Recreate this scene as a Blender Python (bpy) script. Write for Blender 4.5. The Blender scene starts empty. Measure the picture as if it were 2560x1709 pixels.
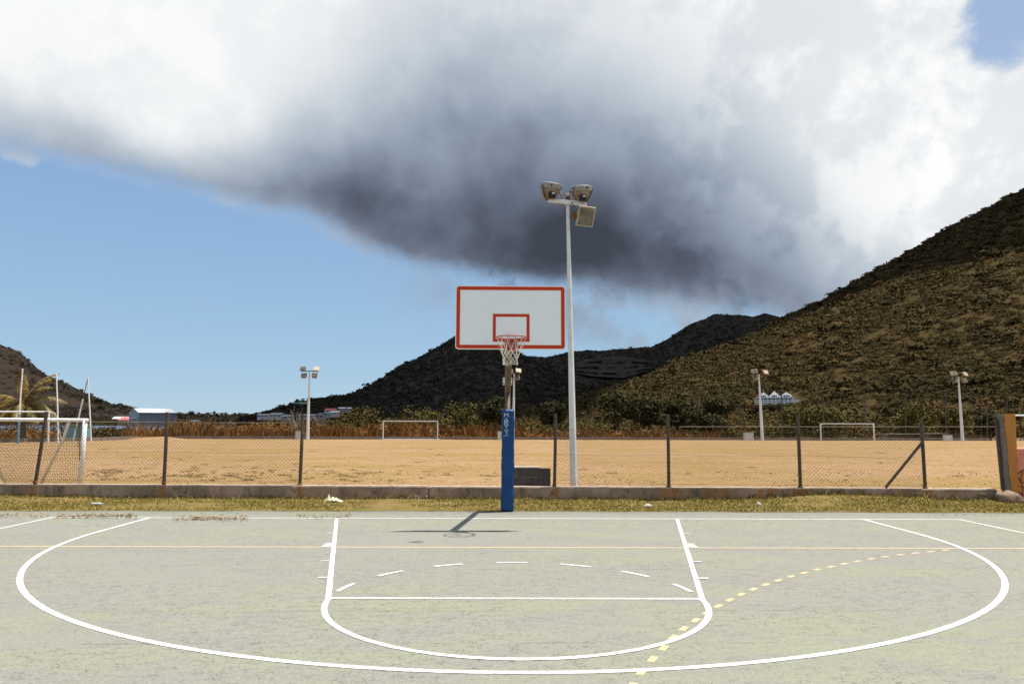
import bpy, bmesh, math, random
import numpy as np
from mathutils import Vector, Matrix, noise as mnoise
R = math.radians
scene = bpy.context.scene
random.seed(7); rng = np.random.default_rng(11)

# ------------------------------------------------------------------ camera
CAM = Vector((-0.213, -12.872, 1.667)); FPX = 1799.24; PW, PH = 2560.0, 1709.0
PIT, YAW, ROL = 0.11169, 0.02018, 0.00285
_fw = Vector((math.sin(YAW)*math.cos(PIT), math.cos(YAW)*math.cos(PIT), math.sin(PIT)))
_r = Vector((math.cos(YAW), -math.sin(YAW), 0)); _u = _r.cross(_fw)
RT = math.cos(ROL)*_r + math.sin(ROL)*_u; UP = -math.sin(ROL)*_r + math.cos(ROL)*_u
cam_d = bpy.data.cameras.new('camera'); cam = bpy.data.objects.new('camera', cam_d)
scene.collection.objects.link(cam); scene.camera = cam
cam.matrix_world = Matrix(((RT.x, UP.x, -_fw.x, CAM.x), (RT.y, UP.y, -_fw.y, CAM.y), (RT.z, UP.z, -_fw.z, CAM.z), (0, 0, 0, 1)))
cam_d.sensor_width = 36; cam_d.lens = FPX/PW*36; cam_d.clip_start = 0.05; cam_d.clip_end = 40000

def ray(px, py):
    return _fw + RT*((px-PW/2)/FPX) - UP*((py-PH/2)/FPX)
def at(px, py, Y):                       # sight line through a pixel met at world depth Y
    d = ray(px, py); return CAM + d*((Y-CAM.y)/d.y)
def onz(px, py, z=0.0):
    d = ray(px, py); return CAM + d*((z-CAM.z)/d.z)
def toY(D): return D + CAM.y
def pxm(D): return D/FPX                 # metres per photo pixel at distance D

# ------------------------------------------------------------------ sky and sun
SUN = Vector((0.256, 0.089, 1.0)).normalized()
world = bpy.data.worlds.new('World'); scene.world = world; world.use_nodes = True
wt = world.node_tree; wt.nodes.clear()
def WN(t): return wt.nodes.new(t)
def wset(sock, v):
    if isinstance(v, (int, float)): sock.default_value = v
    else: wt.links.new(v, sock)
def WM(op, a, b=None, c=None, clamp=False):
    n = WN('ShaderNodeMath'); n.operation = op; n.use_clamp = clamp
    wset(n.inputs[0], a)
    if b is not None: wset(n.inputs[1], b)
    if c is not None: wset(n.inputs[2], c)
    return n.outputs[0]
def WSTEP(x, a, b):
    n = WN('ShaderNodeMapRange'); n.interpolation_type = 'SMOOTHSTEP'
    wset(n.inputs[0], x); n.inputs[1].default_value = a; n.inputs[2].default_value = b
    return n.outputs[0]
def WCURVE(x, pts):
    n = WN('ShaderNodeFloatCurve'); wset(n.inputs['Value'], x)
    c = n.mapping.curves[0]
    pts = sorted(pts)
    while len(c.points) < len(pts): c.points.new(0.5, 0.5)
    for p, q in zip(c.points, pts): p.location = q; p.handle_type = 'AUTO_CLAMPED'
    n.mapping.update(); return n.outputs[0]
def WNOISE(vec, scale, detail=5, rough=0.55, w=0.0):
    n = WN('ShaderNodeTexNoise'); n.noise_dimensions = '4D'
    wt.links.new(vec, n.inputs['Vector']); n.inputs['Scale'].default_value = scale; n.inputs['W'].default_value = w
    n.inputs['Detail'].default_value = detail; n.inputs['Roughness'].default_value = rough
    return n.outputs['Fac']
SKY_S = 0.1; EXPO = 0.6; KEXP = 2**EXPO
tc = WN('ShaderNodeTexCoord').outputs['Generated']
sp = WN('ShaderNodeSeparateXYZ'); wt.links.new(tc, sp.inputs[0]); X_, Y_, Z_ = sp.outputs
hl = WM('SQRT', WM('ADD', WM('MULTIPLY', X_, X_), WM('ADD', WM('MULTIPLY', Y_, Y_), 1e-6)))
U0 = WM('MULTIPLY_ADD', WM('DIVIDE', X_, hl), 0.5, 0.5)          # sine of the azimuth, 0..1
V0 = WM('DIVIDE', WM('ARCTAN2', Z_, hl), R(45))                  # elevation / 45 deg
def uv(px, py):
    d = ray(px, py); h = math.hypot(d.x, d.y); return 0.5*d.x/h+0.5, math.atan2(d.z, h)/R(45)
def crv(pts): return [uv(x, y) for x, y in pts]
n1 = WNOISE(tc, 3.2, 6, 0.5, 1.3); n2 = WNOISE(tc, 3.2, 6, 0.5, 7.7); n3 = WNOISE(tc, 9.0, 8, 0.58, 3.1); n4 = WNOISE(tc, 5.0, 8, 0.55, 9.4)
U = WM('ADD', U0, WM('MULTIPLY', WM('SUBTRACT', n1, 0.5), 0.035))
Vv = WM('ADD', V0, WM('ADD', WM('MULTIPLY', WM('SUBTRACT', n2, 0.5), 0.07), WM('MULTIPLY', WM('SUBTRACT', n3, 0.5), 0.06)))
low_pts = [(0, 395), (200, 425), (400, 470), (600, 520), (760, 560), (900, 618), (1050, 672), (1150, 700), (1300, 722), (1450, 742), (1600, 768), (1750, 792), (1900, 815), (2050, 860), (2250, 960), (2560, 1050)]
top_pts = [(0, 185), (200, 225), (400, 335), (600, 310), (800, 190), (1000, 60), (1200, -10), (1400, 0), (1600, 90), (1800, 210), (2000, 370), (2200, 470), (2560, 640)]
m1 = WNOISE(tc, 3.0, 2, 0.45, 1.3); m2 = WNOISE(tc, 3.4, 2.5, 0.45, 7.7); m4 = WNOISE(tc, 5.5, 3, 0.45, 33.0)
US = WM('ADD', U0, WM('MULTIPLY', WM('SUBTRACT', m1, 0.5), 0.05)); VS = WM('ADD', V0, WM('MULTIPLY', WM('SUBTRACT', m2, 0.5), 0.07))
LOWP = [(0.0, 0.42)]+crv(low_pts)+[(1.0, 0.0)]
low = WCURVE(U, LOWP); lowS = WCURVE(US, LOWP)
topc = WCURVE(US, [(0.0, 0.75)]+crv(top_pts)+[(1.0, 0.3)])
amp = WCURVE(US, [(0.0, 0.45)]+[(uv(x, 500)[0], a) for x, a in ((0, .50), (200, .50), (400, .50), (600, .60), (800, .80), (1000, .98), (1200, 1), (1450, 1), (1600, .97), (1800, .90), (1950, .74), (2100, .52), (2250, .30), (2400, .14))]+[(1.0, 0.1)])
sN = WM('DIVIDE', WM('SUBTRACT', VS, lowS), WM('MAXIMUM', WM('SUBTRACT', topc, lowS), 0.05))
prof = WCURVE(WM('MULTIPLY', sN, 1/1.4, clamp=True), [(t/1.4, q) for t, q in ((0, .58), (.05, .72), (.11, .88), (.18, .98), (.24, 1), (.33, .92), (.45, .78), (.58, .62), (.72, .44), (.86, .29), (1, .19), (1.2, .12), (1.4, .08))])
dark = WM('MULTIPLY', WM('MULTIPLY', amp, prof), WM('MULTIPLY_ADD', WM('SUBTRACT', m4, 0.5), 0.80, 0.85))
m5 = WNOISE(tc, 7.0, 5, 0.5, 52.0)
dark = WM('MULTIPLY', dark, WM('MULTIPLY_ADD', WM('SUBTRACT', m5, 0.5), 0.55, 1.0))
dark = WM('ADD', dark, WM('MULTIPLY', WM('SUBTRACT', n3, 0.5), 0.10))
nb = WNOISE(tc, 8.5, 9, 0.58, 21.0)
billow = WSTEP(nb, 0.43, 0.56)                                  # sunlit heads against greyer cloud
bamp = WCURVE(US, [(0, .05), (.42, .045), (.58, .05), (.68, .105), (1, .12)])
dark = WM('ADD', dark, WM('MULTIPLY', WM('SUBTRACT', 1.0, billow), bamp), clamp=True)
cr = WN('ShaderNodeValToRGB'); wt.links.new(dark, cr.inputs[0])
el = cr.color_ramp.elements
lin = lambda c: tuple(((v/255+.055)/1.055)**2.4 for v in c)
stops = [(p, lin(c)) for p, c in ((0, (256, 256, 256)), (.13, (230, 234, 237)), (.30, (193, 203, 213)), (.55, (147, 160, 177)), (.74, (110, 120, 139)), (.9, (82, 89, 103)), (1, (64, 70, 82)))]
while len(el) < len(stops): el.new(0.5)
for e, (p, c) in zip(el, stops): e.position = p; e.color = (*c, 1)
sk = WN('ShaderNodeTexSky'); sk.sky_type = 'NISHITA'; sk.sun_disc = False
sk.sun_elevation = math.asin(SUN.z); sk.sun_rotation = math.atan2(SUN.x, SUN.y)
sk.air_density = 1.0; sk.dust_density = 0.0; sk.ozone_density = 2.0
def blob(px, py, rx, ry):                                         # small separate patches of the cloud field
    u, v = uv(px, py); u2 = abs(uv(px+rx, py)[0]-u); v2 = abs(uv(px, py-ry)[1]-v)
    a = WM('DIVIDE', WM('SUBTRACT', U, u), u2); b = WM('DIVIDE', WM('SUBTRACT', Vv, v), v2)
    return WSTEP(WM('ADD', WM('ADD', WM('MULTIPLY', a, a), WM('MULTIPLY', b, b)), WM('MULTIPLY', WM('SUBTRACT', nb, 0.48), 11.0)), 2.2, 0.1)
VC = WM('ADD', Vv, WM('MULTIPLY', WM('SUBTRACT', WNOISE(tc, 14.0, 8, 0.6, 61.0), 0.5), 0.07))
cov = WSTEP(WM('SUBTRACT', VC, low), -0.012, 0.045)
fringe = WM('MULTIPLY', WSTEP(WM('SUBTRACT', V0, low), -0.13, -0.01), WSTEP(WNOISE(tc, 11.0, 8, 0.60, 71.0), 0.40, 0.58))   # loose scraps hanging below the base
fringe = WM('MULTIPLY', fringe, WSTEP(U0, 0.40, 0.50))
cov = WM('MAXIMUM', cov, WM('MULTIPLY', fringe, 0.85))
cov = WM('MAXIMUM', cov, WM('MULTIPLY', blob(40, 392, 70, 30), 0.75))
gap = WSTEP(WNOISE(tc, 2.6, 7, 0.55, 4.0), 0.50, 0.64)            # broken cloud with blue between, overhead
hi = WSTEP(V0, 0.82, 1.05)
cov = WM('MULTIPLY', cov, WM('SUBTRACT', 1.0, WM('MULTIPLY', hi, WM('SUBTRACT', 1.0, gap))))
cov = WM('MULTIPLY', cov, WM('SUBTRACT', 1.0, WM('MULTIPLY', blob(2540, 40, 140, 100), 0.75)))
wisp = WM('MULTIPLY', WSTEP(WNOISE(tc, 6, 8, 0.6, 15), 0.60, 0.80), 0.35)
cov = WM('MAXIMUM', cov, WM('MULTIPLY', wisp, WSTEP(V0, 0.02, 0.3)))
csc = WN('ShaderNodeVectorMath'); csc.operation = 'SCALE'; wt.links.new(cr.outputs[0], csc.inputs[0]); csc.inputs['Scale'].default_value = 1/SKY_S/KEXP
# clear air: the Nishita sky pulled towards the even tropical blue of the place
gr = WN('ShaderNodeValToRGB'); wt.links.new(WM('MULTIPLY', V0, 0.5, clamp=True), gr.inputs[0]); ge = gr.color_ramp.elements
gst = [(0, lin((160, 194, 222))), (.08, lin((152, 187, 219))), (.28, lin((128, 163, 212))), (.6, lin((98, 138, 200))), (1, lin((72, 112, 182)))]
while len(ge) < len(gst): ge.new(0.5)
for e, (p, c) in zip(ge, gst): e.position = p; e.color = (*c, 1)
gsc = WN('ShaderNodeVectorMath'); gsc.operation = 'SCALE'; wt.links.new(gr.outputs[0], gsc.inputs[0]); gsc.inputs['Scale'].default_value = 1/SKY_S/KEXP
skymix = WN('ShaderNodeMix'); skymix.data_type = 'RGBA'; skymix.inputs[0].default_value = .85
wt.links.new(sk.outputs[0], skymix.inputs[6]); wt.links.new(gsc.outputs[0], skymix.inputs[7])
mixw = WN('ShaderNodeMix'); mixw.data_type = 'RGBA'
wt.links.new(cov, mixw.inputs[0]); wt.links.new(skymix.outputs[2], mixw.inputs[6]); wt.links.new(csc.outputs[0], mixw.inputs[7])
bg = WN('ShaderNodeBackground'); bg.inputs[1].default_value = SKY_S; wt.links.new(mixw.outputs[2], bg.inputs[0])
wo = WN('ShaderNodeOutputWorld'); wt.links.new(bg.outputs[0], wo.inputs[0])

sd = bpy.data.lights.new('sun', 'SUN'); sd.energy = 5.0; sd.angle = R(0.53); sd.color = (1.0, 0.955, 0.88)
sun = bpy.data.objects.new('sun', sd); scene.collection.objects.link(sun)
sun.rotation_euler = SUN.to_track_quat('Z', 'Y').to_euler(); sun.location = (20, 10, 60)
vs = scene.view_settings; vs.view_transform = 'Standard'; vs.look = 'None'; vs.exposure = EXPO; vs.gamma = 1.0
scene.cycles.max_bounces = 5; scene.cycles.transparent_max_bounces = 6

# ------------------------------------------------------------------ materials
MATS = {}
def mat(name, c1, c2=None, scale=3.0, detail=5, rough=0.8, bump=0.0, bscale=None, island=0.0, metal=0.0, c3=None, stretch=(1, 1, 1), lo=0.35, hi=0.65, spec=0.3, c3s=None, c4=None, c4s=1.0):
    if name in MATS: return MATS[name]
    m = bpy.data.materials.new(name); m.use_nodes = True; t = m.node_tree; b = t.nodes['Principled BSDF']
    b.inputs['Roughness'].default_value = rough; b.inputs['Metallic'].default_value = metal; b.inputs['Specular IOR Level'].default_value = spec
    if c2 is None: b.inputs['Base Color'].default_value = (*c1, 1)
    co = t.nodes.new('ShaderNodeTexCoord'); mp = t.nodes.new('ShaderNodeMapping'); mp.inputs['Scale'].default_value = stretch
    t.links.new(co.outputs['Object'], mp.inputs[0])
    def nz(s, d=detail):
        n = t.nodes.new('ShaderNodeTexNoise'); n.inputs['Scale'].default_value = s; n.inputs['Detail'].default_value = d
        n.inputs['Roughness'].default_value = 0.6; t.links.new(mp.outputs[0], n.inputs[0]); return n.outputs[0]
    def ramp(x, a, c):
        n = t.nodes.new('ShaderNodeMapRange'); t.links.new(x, n.inputs[0]); n.inputs[1].default_value = a; n.inputs[2].default_value = c; return n.outputs[0]
    def mix(f, a, c):
        n = t.nodes.new('ShaderNodeMix'); n.data_type = 'RGBA'; t.links.new(f, n.inputs[0])
        for s, v in ((n.inputs[6], a), (n.inputs[7], c)):
            if isinstance(v, tuple): s.default_value = (*v, 1)
            else: t.links.new(v, s)
        return n.outputs[2]
    if c2 is not None:
        col = mix(ramp(nz(scale), lo, hi), c1, c2)
        if c3 is not None: col = mix(ramp(nz(c3s or scale*4.3), 0.52, 0.66), col, c3)
        if c4 is not None: col = mix(ramp(nz(c4s), 0.50, 0.68), col, c4)
        if island > 0:
            g = t.nodes.new('ShaderNodeNewGeometry'); hs = t.nodes.new('ShaderNodeHueSaturation')
            hs.inputs['Hue'].default_value = 0.5; t.links.new(ramp(g.outputs['Random Per Island'], 0, 1), hs.inputs['Value'])
            mr = hs.inputs['Value'].links[0].from_node; mr.inputs[3].default_value = 1-island; mr.inputs[4].default_value = 1+island
            t.links.new(col, hs.inputs['Color']); col = hs.outputs[0]
        t.links.new(col, b.inputs['Base Color'])
    if bump > 0:
        bn = t.nodes.new('ShaderNodeBump'); bn.inputs['Strength'].default_value = bump; bn.inputs['Distance'].default_value = 0.02
        t.links.new(nz(bscale or scale*6), bn.inputs['Height']); t.links.new(bn.outputs[0], b.inputs['Normal'])
    MATS[name] = m; return m

M_white_line = mat('white_paint', (.68, .68, .65), (.42, .42, .39), 10, 8, rough=.7, lo=.48, hi=.72, c3=(.25, .25, .215), c3s=34)
M_yellow_line = mat('yellow_paint', (.56, .42, .24), (.46, .36, .22), 9, rough=.7, c3=(.26, .23, .17), c3s=40)
M_white_metal = mat('white_metal', (.72, .74, .74), (.60, .63, .64), 5, rough=.45)
M_goal = mat('white_goal_paint', (.80, .80, .80), (.62, .62, .62), 12, rough=.5)
M_rustpost = mat('rusty_post', (.060, .048, .040), (.115, .085, .06), 9, rough=.8, bump=.3)
M_wire = mat('wire', (.10, .085, .07), (.17, .12, .08), 4, rough=.6, metal=.3)
M_red = mat('red_paint', (.55, .040, .004), (.46, .03, .004), 9, rough=.5)
M_board = mat('board_white', (.82, .87, .86), (.79, .83, .86), 2.2, rough=.4)
M_trim = mat('board_trim', (.85, .80, .74))
M_rim = mat('rim_paint', (.42, .10, .06), (.30, .07, .045), 20, rough=.5)
M_net = mat('net_cord', (.70, .66, .58), (.55, .50, .42), 30, rough=.9)
M_pole = mat('galvanised_brown', (.10, .075, .05), (.16, .13, .09), 12, rough=.55, metal=.2)
M_lampbody = mat('lamp_body', (.32, .27, .23), (.22, .13, .07), 7, rough=.5, metal=.3)
M_ribs = mat('lamp_ribs', (.33, .31, .30), (.24, .21, .19), 12, rough=.5, metal=.2)
M_black = mat('black_plastic', (.012, .012, .014), rough=.6)
M_glass = mat('lamp_glass', (.06, .05, .035), (.19, .16, .10), 3.5, rough=.12, spec=.7)
M_lampframe = mat('lamp_frame', (.42, .38, .28), (.30, .26, .18), 10, rough=.5)
M_rust = mat('rust', (.22, .09, .03), (.12, .05, .02), 20, rough=.9)
M_block = mat('concrete_block', (.055, .045, .042), (.095, .078, .070), 10, rough=.95, bump=.5)
M_mortar = mat('mortar', (.26, .22, .19), (.20, .17, .15), 20, rough=.95)
M_rock = mat('rock', (.25, .175, .12), (.15, .10, .07), 4, rough=.95, bump=.8, bscale=12)
M_palestone = mat('pale_stone', (.55, .50, .44), (.38, .34, .29), 20, rough=.9, bump=.5)
M_orange = mat('orange_plaster', (.52, .22, .045), (.43, .18, .045), 3, rough=.9, bump=.3, bscale=40, c3=(.38, .17, .06))
M_pink = mat('pink_plaster', (.60, .22, .15), (.66, .28, .17), 2.5, rough=.9, bump=.3, bscale=40, c3=(.50, .17, .15))
M_greystone = mat('broken_masonry', (.15, .13, .12), (.26, .22, .19), 9, rough=1, bump=1.0, bscale=25)
M_paper = mat('pale_plastic', (.72, .74, .42), (.8, .8, .62), 8, rough=.6)
M_clear = mat('white_plastic', (.50, .50, .47), (.30, .29, .26), 12, rough=.4)
M_bark = mat('bark', (.09, .06, .04), (.15, .11, .075), 6, rough=1, bump=.6)
M_leaf_dark = mat('leaf_dark', (.020, .020, .007), (.046, .041, .010), .35, rough=.75, island=.5, spec=.10)
M_leaf_olive = mat('leaf_olive', (.062, .056, .014), (.110, .086, .020), .25, rough=.8, island=.4, spec=.08)
M_leaf_scrub = mat('leaf_scrub', (.050, .045, .013), (.100, .068, .022), .05, rough=.9, island=.4, c3=(.085, .05, .024), c3s=.3, spec=.05)
M_drygrass = mat('dry_grass', (.27, .135, .044), (.17, .08, .025), .25, rough=.9, island=.35, spec=.05)
M_hill_scrub = mat('hill_scrub', (.044, .034, .014), (.068, .047, .019), .008, rough=1, island=.22, c3=(.090, .058, .025), c3s=.05, spec=.03)
M_thicket = mat('thicket_leaf', (.032, .028, .011), (.050, .040, .015), .03, rough=1, island=.3, spec=.03)
M_far_scrub = mat('far_scrub', (.028, .025, .019), (.038, .032, .023), .008, rough=1, island=.3, spec=.03)
M_frond = mat('palm_frond', (.07, .058, .014), (.26, .19, .052), .9, rough=.6, island=.5)

# court: worn pale green coating, grey-mauve where it has rubbed through, short dark cracks
def court_material():
    m = bpy.data.materials.new('court_coating'); m.use_nodes = True; t = m.node_tree; b = t.nodes['Principled BSDF']
    b.inputs['Roughness'].default_value = .85; b.inputs['Specular IOR Level'].default_value = .2
    co = t.nodes.new('ShaderNodeTexCoord').outputs['Object']
    def mp(s):
        n = t.nodes.new('ShaderNodeMapping'); n.inputs['Scale'].default_value = s; t.links.new(co, n.inputs[0]); return n.outputs[0]
    def nz(v, s, d=6, r=.6, dist=0):
        n = t.nodes.new('ShaderNodeTexNoise'); n.inputs['Scale'].default_value = s; n.inputs['Detail'].default_value = d; n.inputs['Roughness'].default_value = r
        n.inputs['Distortion'].default_value = dist; t.links.new(v, n.inputs[0]); return n.outputs[0]
    def rg(x, a, c, o0=0., o1=1.):
        n = t.nodes.new('ShaderNodeMapRange'); n.interpolation_type = 'SMOOTHSTEP'; t.links.new(x, n.inputs[0])
        n.inputs[1].default_value = a; n.inputs[2].default_value = c; n.inputs[3].default_value = o0; n.inputs[4].default_value = o1; return n.outputs[0]
    def mx(f, a, c):
        n = t.nodes.new('ShaderNodeMix'); n.data_type = 'RGBA'
        if isinstance(f, float): n.inputs[0].default_value = f
        else: t.links.new(f, n.inputs[0])
        for s, v in ((n.inputs[6], a), (n.inputs[7], c)):
            if isinstance(v, tuple): s.default_value = (*v, 1)
            else: t.links.new(v, s)
        return n.outputs[2]
    def mul(a, c):
        n = t.nodes.new('ShaderNodeMath'); n.operation = 'MULTIPLY'
        for s, v in zip(n.inputs, (a, c)):
            if isinstance(v, float): s.default_value = v
            else: t.links.new(v, s)
        return n.outputs[0]
    big = nz(mp((.16, .55, 1)), 1.0, 6, .62); mid = nz(mp((.8, 1.6, 1)), 1.3, 6, .65); fine = nz(co, 55, 3, .7); grit = nz(co, 190, 2, .6)
    col = mx(rg(big, .40, .60), (.212, .205, .172), (.212, .225, .150))
    col = mx(rg(mid, .42, .68), col, (.196, .186, .170))
    col = mx(mul(rg(fine, .42, .62), .6), col, (.252, .256, .212))
    mg = nz(co, 26, 5, .75); col = mx(rg(mg, .52, .66, 0, .55), col, (.150, .142, .135)); col = mx(rg(mg, .46, .34, 0, .5), col, (.31, .315, .27))
    col = mx(rg(grit, .55, .68, 0, .75), col, (.085, .078, .075))
    col = mx(rg(grit, .36, .28, 0, .6), col, (.36, .36, .33))
    # cracks: stretched cells, masked into patches
    vo = t.nodes.new('ShaderNodeTexVoronoi'); vo.feature = 'DISTANCE_TO_EDGE'; vo.inputs['Scale'].default_value = 1.0
    mv = mp((19, 33, 1)); ds = t.nodes.new('ShaderNodeVectorMath'); ds.operation = 'ADD'
    nn = t.nodes.new('ShaderNodeTexNoise'); nn.inputs['Scale'].default_value = 9; nn.inputs['Detail'].default_value = 3; t.links.new(co, nn.inputs[0])
    t.links.new(mv, ds.inputs[0]); t.links.new(nn.outputs['Color'], ds.inputs[1]); t.links.new(ds.outputs[0], vo.inputs['Vector'])
    ck = rg(vo.outputs['Distance'], .075, .02)
    patch = rg(nz(mp((7, 12, 1)), 1.0, 3, .6), .48, .56); area = rg(nz(mp((.35, .9, 1)), 1.0, 4), .34, .55, .25, 1.0)
    cf = mul(mul(ck, patch), mul(area, .62))
    col = mx(cf, col, (.05, .04, .034))
    sep = t.nodes.new('ShaderNodeSeparateXYZ'); t.links.new(co, sep.inputs[0])
    for y0_, am, th_ in ((-7.16, .10, .012), (-6.22, .12, .010), (-4.4, .15, .010), (-8.6, .2, .012)):   # long transverse cracks
        wv = t.nodes.new('ShaderNodeMath'); wv.operation = 'MULTIPLY_ADD'; t.links.new(nz(mp((.8, .8, 1)), 1.0+abs(y0_)*.07, 6, .55), wv.inputs[0]); wv.inputs[1].default_value = am; t.links.new(sep.outputs[1], wv.inputs[2])
        sb_ = t.nodes.new('ShaderNodeMath'); sb_.operation = 'SUBTRACT'; t.links.new(wv.outputs[0], sb_.inputs[0]); sb_.inputs[1].default_value = y0_+am*.5
        ab_ = t.nodes.new('ShaderNodeMath'); ab_.operation = 'ABSOLUTE'; t.links.new(sb_.outputs[0], ab_.inputs[0])
        col = mx(mul(rg(ab_.outputs[0], th_, th_*.2), rg(nz(mp((1.3, 2, 1)), 1.0+abs(y0_)*.05, 4), .46, .56, 0, .55)), col, (.06, .05, .045))
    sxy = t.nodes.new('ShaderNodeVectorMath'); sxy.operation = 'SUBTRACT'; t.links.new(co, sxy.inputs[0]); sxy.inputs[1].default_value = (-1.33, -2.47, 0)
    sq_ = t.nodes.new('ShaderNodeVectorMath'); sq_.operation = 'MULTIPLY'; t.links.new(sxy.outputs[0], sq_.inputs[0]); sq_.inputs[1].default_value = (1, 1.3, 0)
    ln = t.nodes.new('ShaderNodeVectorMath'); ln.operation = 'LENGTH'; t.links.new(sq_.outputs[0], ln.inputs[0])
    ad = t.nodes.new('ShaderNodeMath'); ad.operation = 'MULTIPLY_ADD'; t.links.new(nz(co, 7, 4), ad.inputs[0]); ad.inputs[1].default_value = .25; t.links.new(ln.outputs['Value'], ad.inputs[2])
    col = mx(rg(ad.outputs[0], .30, .12, 0, .8), col, (.045, .042, .042))          # soft dark patch with a noisy edge
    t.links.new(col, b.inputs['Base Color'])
    bn = t.nodes.new('ShaderNodeBump'); bn.inputs['Strength'].default_value = .5; bn.inputs['Distance'].default_value = .006
    t.links.new(fine, bn.inputs['Height']); t.links.new(bn.outputs[0], b.inputs['Normal'])
    return m
M_court = court_material()
M_field = mat('dry_field', (.222, .146, .054), (.278, .172, .094), .13, 10, lo=.42, hi=.58, rough=.95, bump=1.0, bscale=6, c3=(.150, .100, .040), c3s=2.6, c4=(.325, .213, .120), c4s=5.0, stretch=(.7, 1.5, 1), spec=.05)
M_verge = mat('verge_soil', (.135, .112, .032), (.19, .125, .050), .9, 8, rough=.95, bump=.8, bscale=25, c3=(.105, .09, .022), c3s=3, spec=.05)
M_ground = mat('scrub_ground', (.15, .10, .05), (.085, .06, .025), .02, 8, rough=1)
M_water = mat('lagoon_water', (.05, .09, .14), (.07, .12, .18), .03, 3, rough=.22, bump=.5, bscale=.7, stretch=(1, 3, 1))
M_kerb = mat('kerb_concrete', (.16, .13, .11), (.24, .2, .17), 2, rough=.95, bump=.4)

# low wall: grimy cast concrete with vertical run-off stains, rust below each post
def wall_material(rust_x):
    m = bpy.data.materials.new('wall_concrete'); m.use_nodes = True; t = m.node_tree; b = t.nodes['Principled BSDF']
    b.inputs['Roughness'].default_value = .95
    co = t.nodes.new('ShaderNodeTexCoord').outputs['Object']
    def nz(sc, s, d=6, r=.6):
        mp = t.nodes.new('ShaderNodeMapping'); mp.inputs['Scale'].default_value = sc; t.links.new(co, mp.inputs[0])
        n = t.nodes.new('ShaderNodeTexNoise'); n.inputs['Scale'].default_value = s; n.inputs['Detail'].default_value = d; n.inputs['Roughness'].default_value = r
        t.links.new(mp.outputs[0], n.inputs[0]); return n.outputs[0]
    def rg(x, a, c, o0=0., o1=1.):
        n = t.nodes.new('ShaderNodeMapRange'); n.interpolation_type = 'SMOOTHSTEP'; t.links.new(x, n.inputs[0])
        n.inputs[1].default_value = a; n.inputs[2].default_value = c; n.inputs[3].default_value = o0; n.inputs[4].default_value = o1; return n.outputs[0]
    def mx(f, a, c):
        n = t.nodes.new('ShaderNodeMix'); n.data_type = 'RGBA'; t.links.new(f, n.inputs[0])
        for s, v in ((n.inputs[6], a), (n.inputs[7], c)):
            if isinstance(v, tuple): s.default_value = (*v, 1)
            else: t.links.new(v, s)
        return n.outputs[2]
    def mm(op, a, c):
        n = t.nodes.new('ShaderNodeMath'); n.operation = op
        for s, v in zip(n.inputs, (a, c)):
            if isinstance(v, (int, float)): s.default_value = v
            else: t.links.new(v, s)
        return n.outputs[0]
    col = mx(rg(nz((1, 1, 1), 1.6, 8), .38, .62), (.23, .165, .115), (.38, .275, .20))
    col = mx(rg(nz((5, 5, .9), 1.0, 7, .7), .48, .68, 0, .65), col, (.085, .060, .045))          # run-off streaks
    col = mx(rg(nz((1, 1, 1), 3.2, 9, .75), .52, .66, 0, .8), col, (.065, .048, .038))        # mould blotches
    col = mx(rg(nz((1, 1, 1), 6, 7, .65), .56, .70, 0, .6), col, (.34, .26, .20))              # worn pale spots
    sx = t.nodes.new('ShaderNodeSeparateXYZ'); t.links.new(co, sx.inputs[0])
    wob = mm('MULTIPLY', mm('SUBTRACT', nz((5, 5, 2), 2.0), .5), .35)
    rust = None
    for rx, w in rust_x:
        a = mm('ABSOLUTE', mm('ADD', mm('SUBTRACT', sx.outputs[0], rx), wob), 0)
        r_ = rg(a, w, w*.25); rust = r_ if rust is None else mm('MAXIMUM', rust, r_)
    rust = mm('MULTIPLY', rust, rg(nz((12, 12, 1.2), 1.0, 5), .36, .56))
    col = mx(mm('MULTIPLY', rust, .8), col, (.30, .125, .03))
    t.links.new(col, b.inputs['Base Color'])
    bn = t.nodes.new('ShaderNodeBump'); bn.inputs['Strength'].default_value = .7; bn.inputs['Distance'].default_value = .02
    t.links.new(nz((1, 1, 1), 14, 6), bn.inputs['Height']); t.links.new(bn.outputs[0], b.inputs['Normal'])
    return m

# ------------------------------------------------------------------ helpers
COL = scene.collection
def link(name, me, m=None, parent=None, loc=None):
    o = bpy.data.objects.new(name, me); COL.objects.link(o)
    if m is not None and me is not None and not me.materials: me.materials.append(m)
    if loc is not None: o.location = loc
    if parent is not None: o.parent = parent
    return o
def tag(o, label=None, cat=None, group=None, kind=None):
    if label: o['label'] = label
    if cat: o['category'] = cat
    if group: o['group'] = group
    if kind: o['kind'] = kind
    return o
def empty(name, loc, label, cat, group=None):
    o = bpy.data.objects.new(name, None); COL.objects.link(o); o.location = loc; o.empty_display_size = .2
    return tag(o, label, cat, group)
def npmesh(name, V, F, smooth=False):
    V = np.asarray(V, dtype=np.float32).reshape(-1, 3); F = np.asarray(F, dtype=np.int32); k = F.shape[1]
    me = bpy.data.meshes.new(name); me.vertices.add(len(V)); me.vertices.foreach_set('co', V.ravel())
    me.loops.add(F.size); me.loops.foreach_set('vertex_index', F.ravel()); me.polygons.add(len(F))
    me.polygons.foreach_set('loop_start', np.arange(0, F.size, k, dtype=np.int32)); me.polygons.foreach_set('loop_total', np.full(len(F), k, dtype=np.int32))
    if smooth: me.polygons.foreach_set('use_smooth', np.ones(len(F), dtype=bool))
    me.update(calc_edges=True); me.validate(); return me
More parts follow.
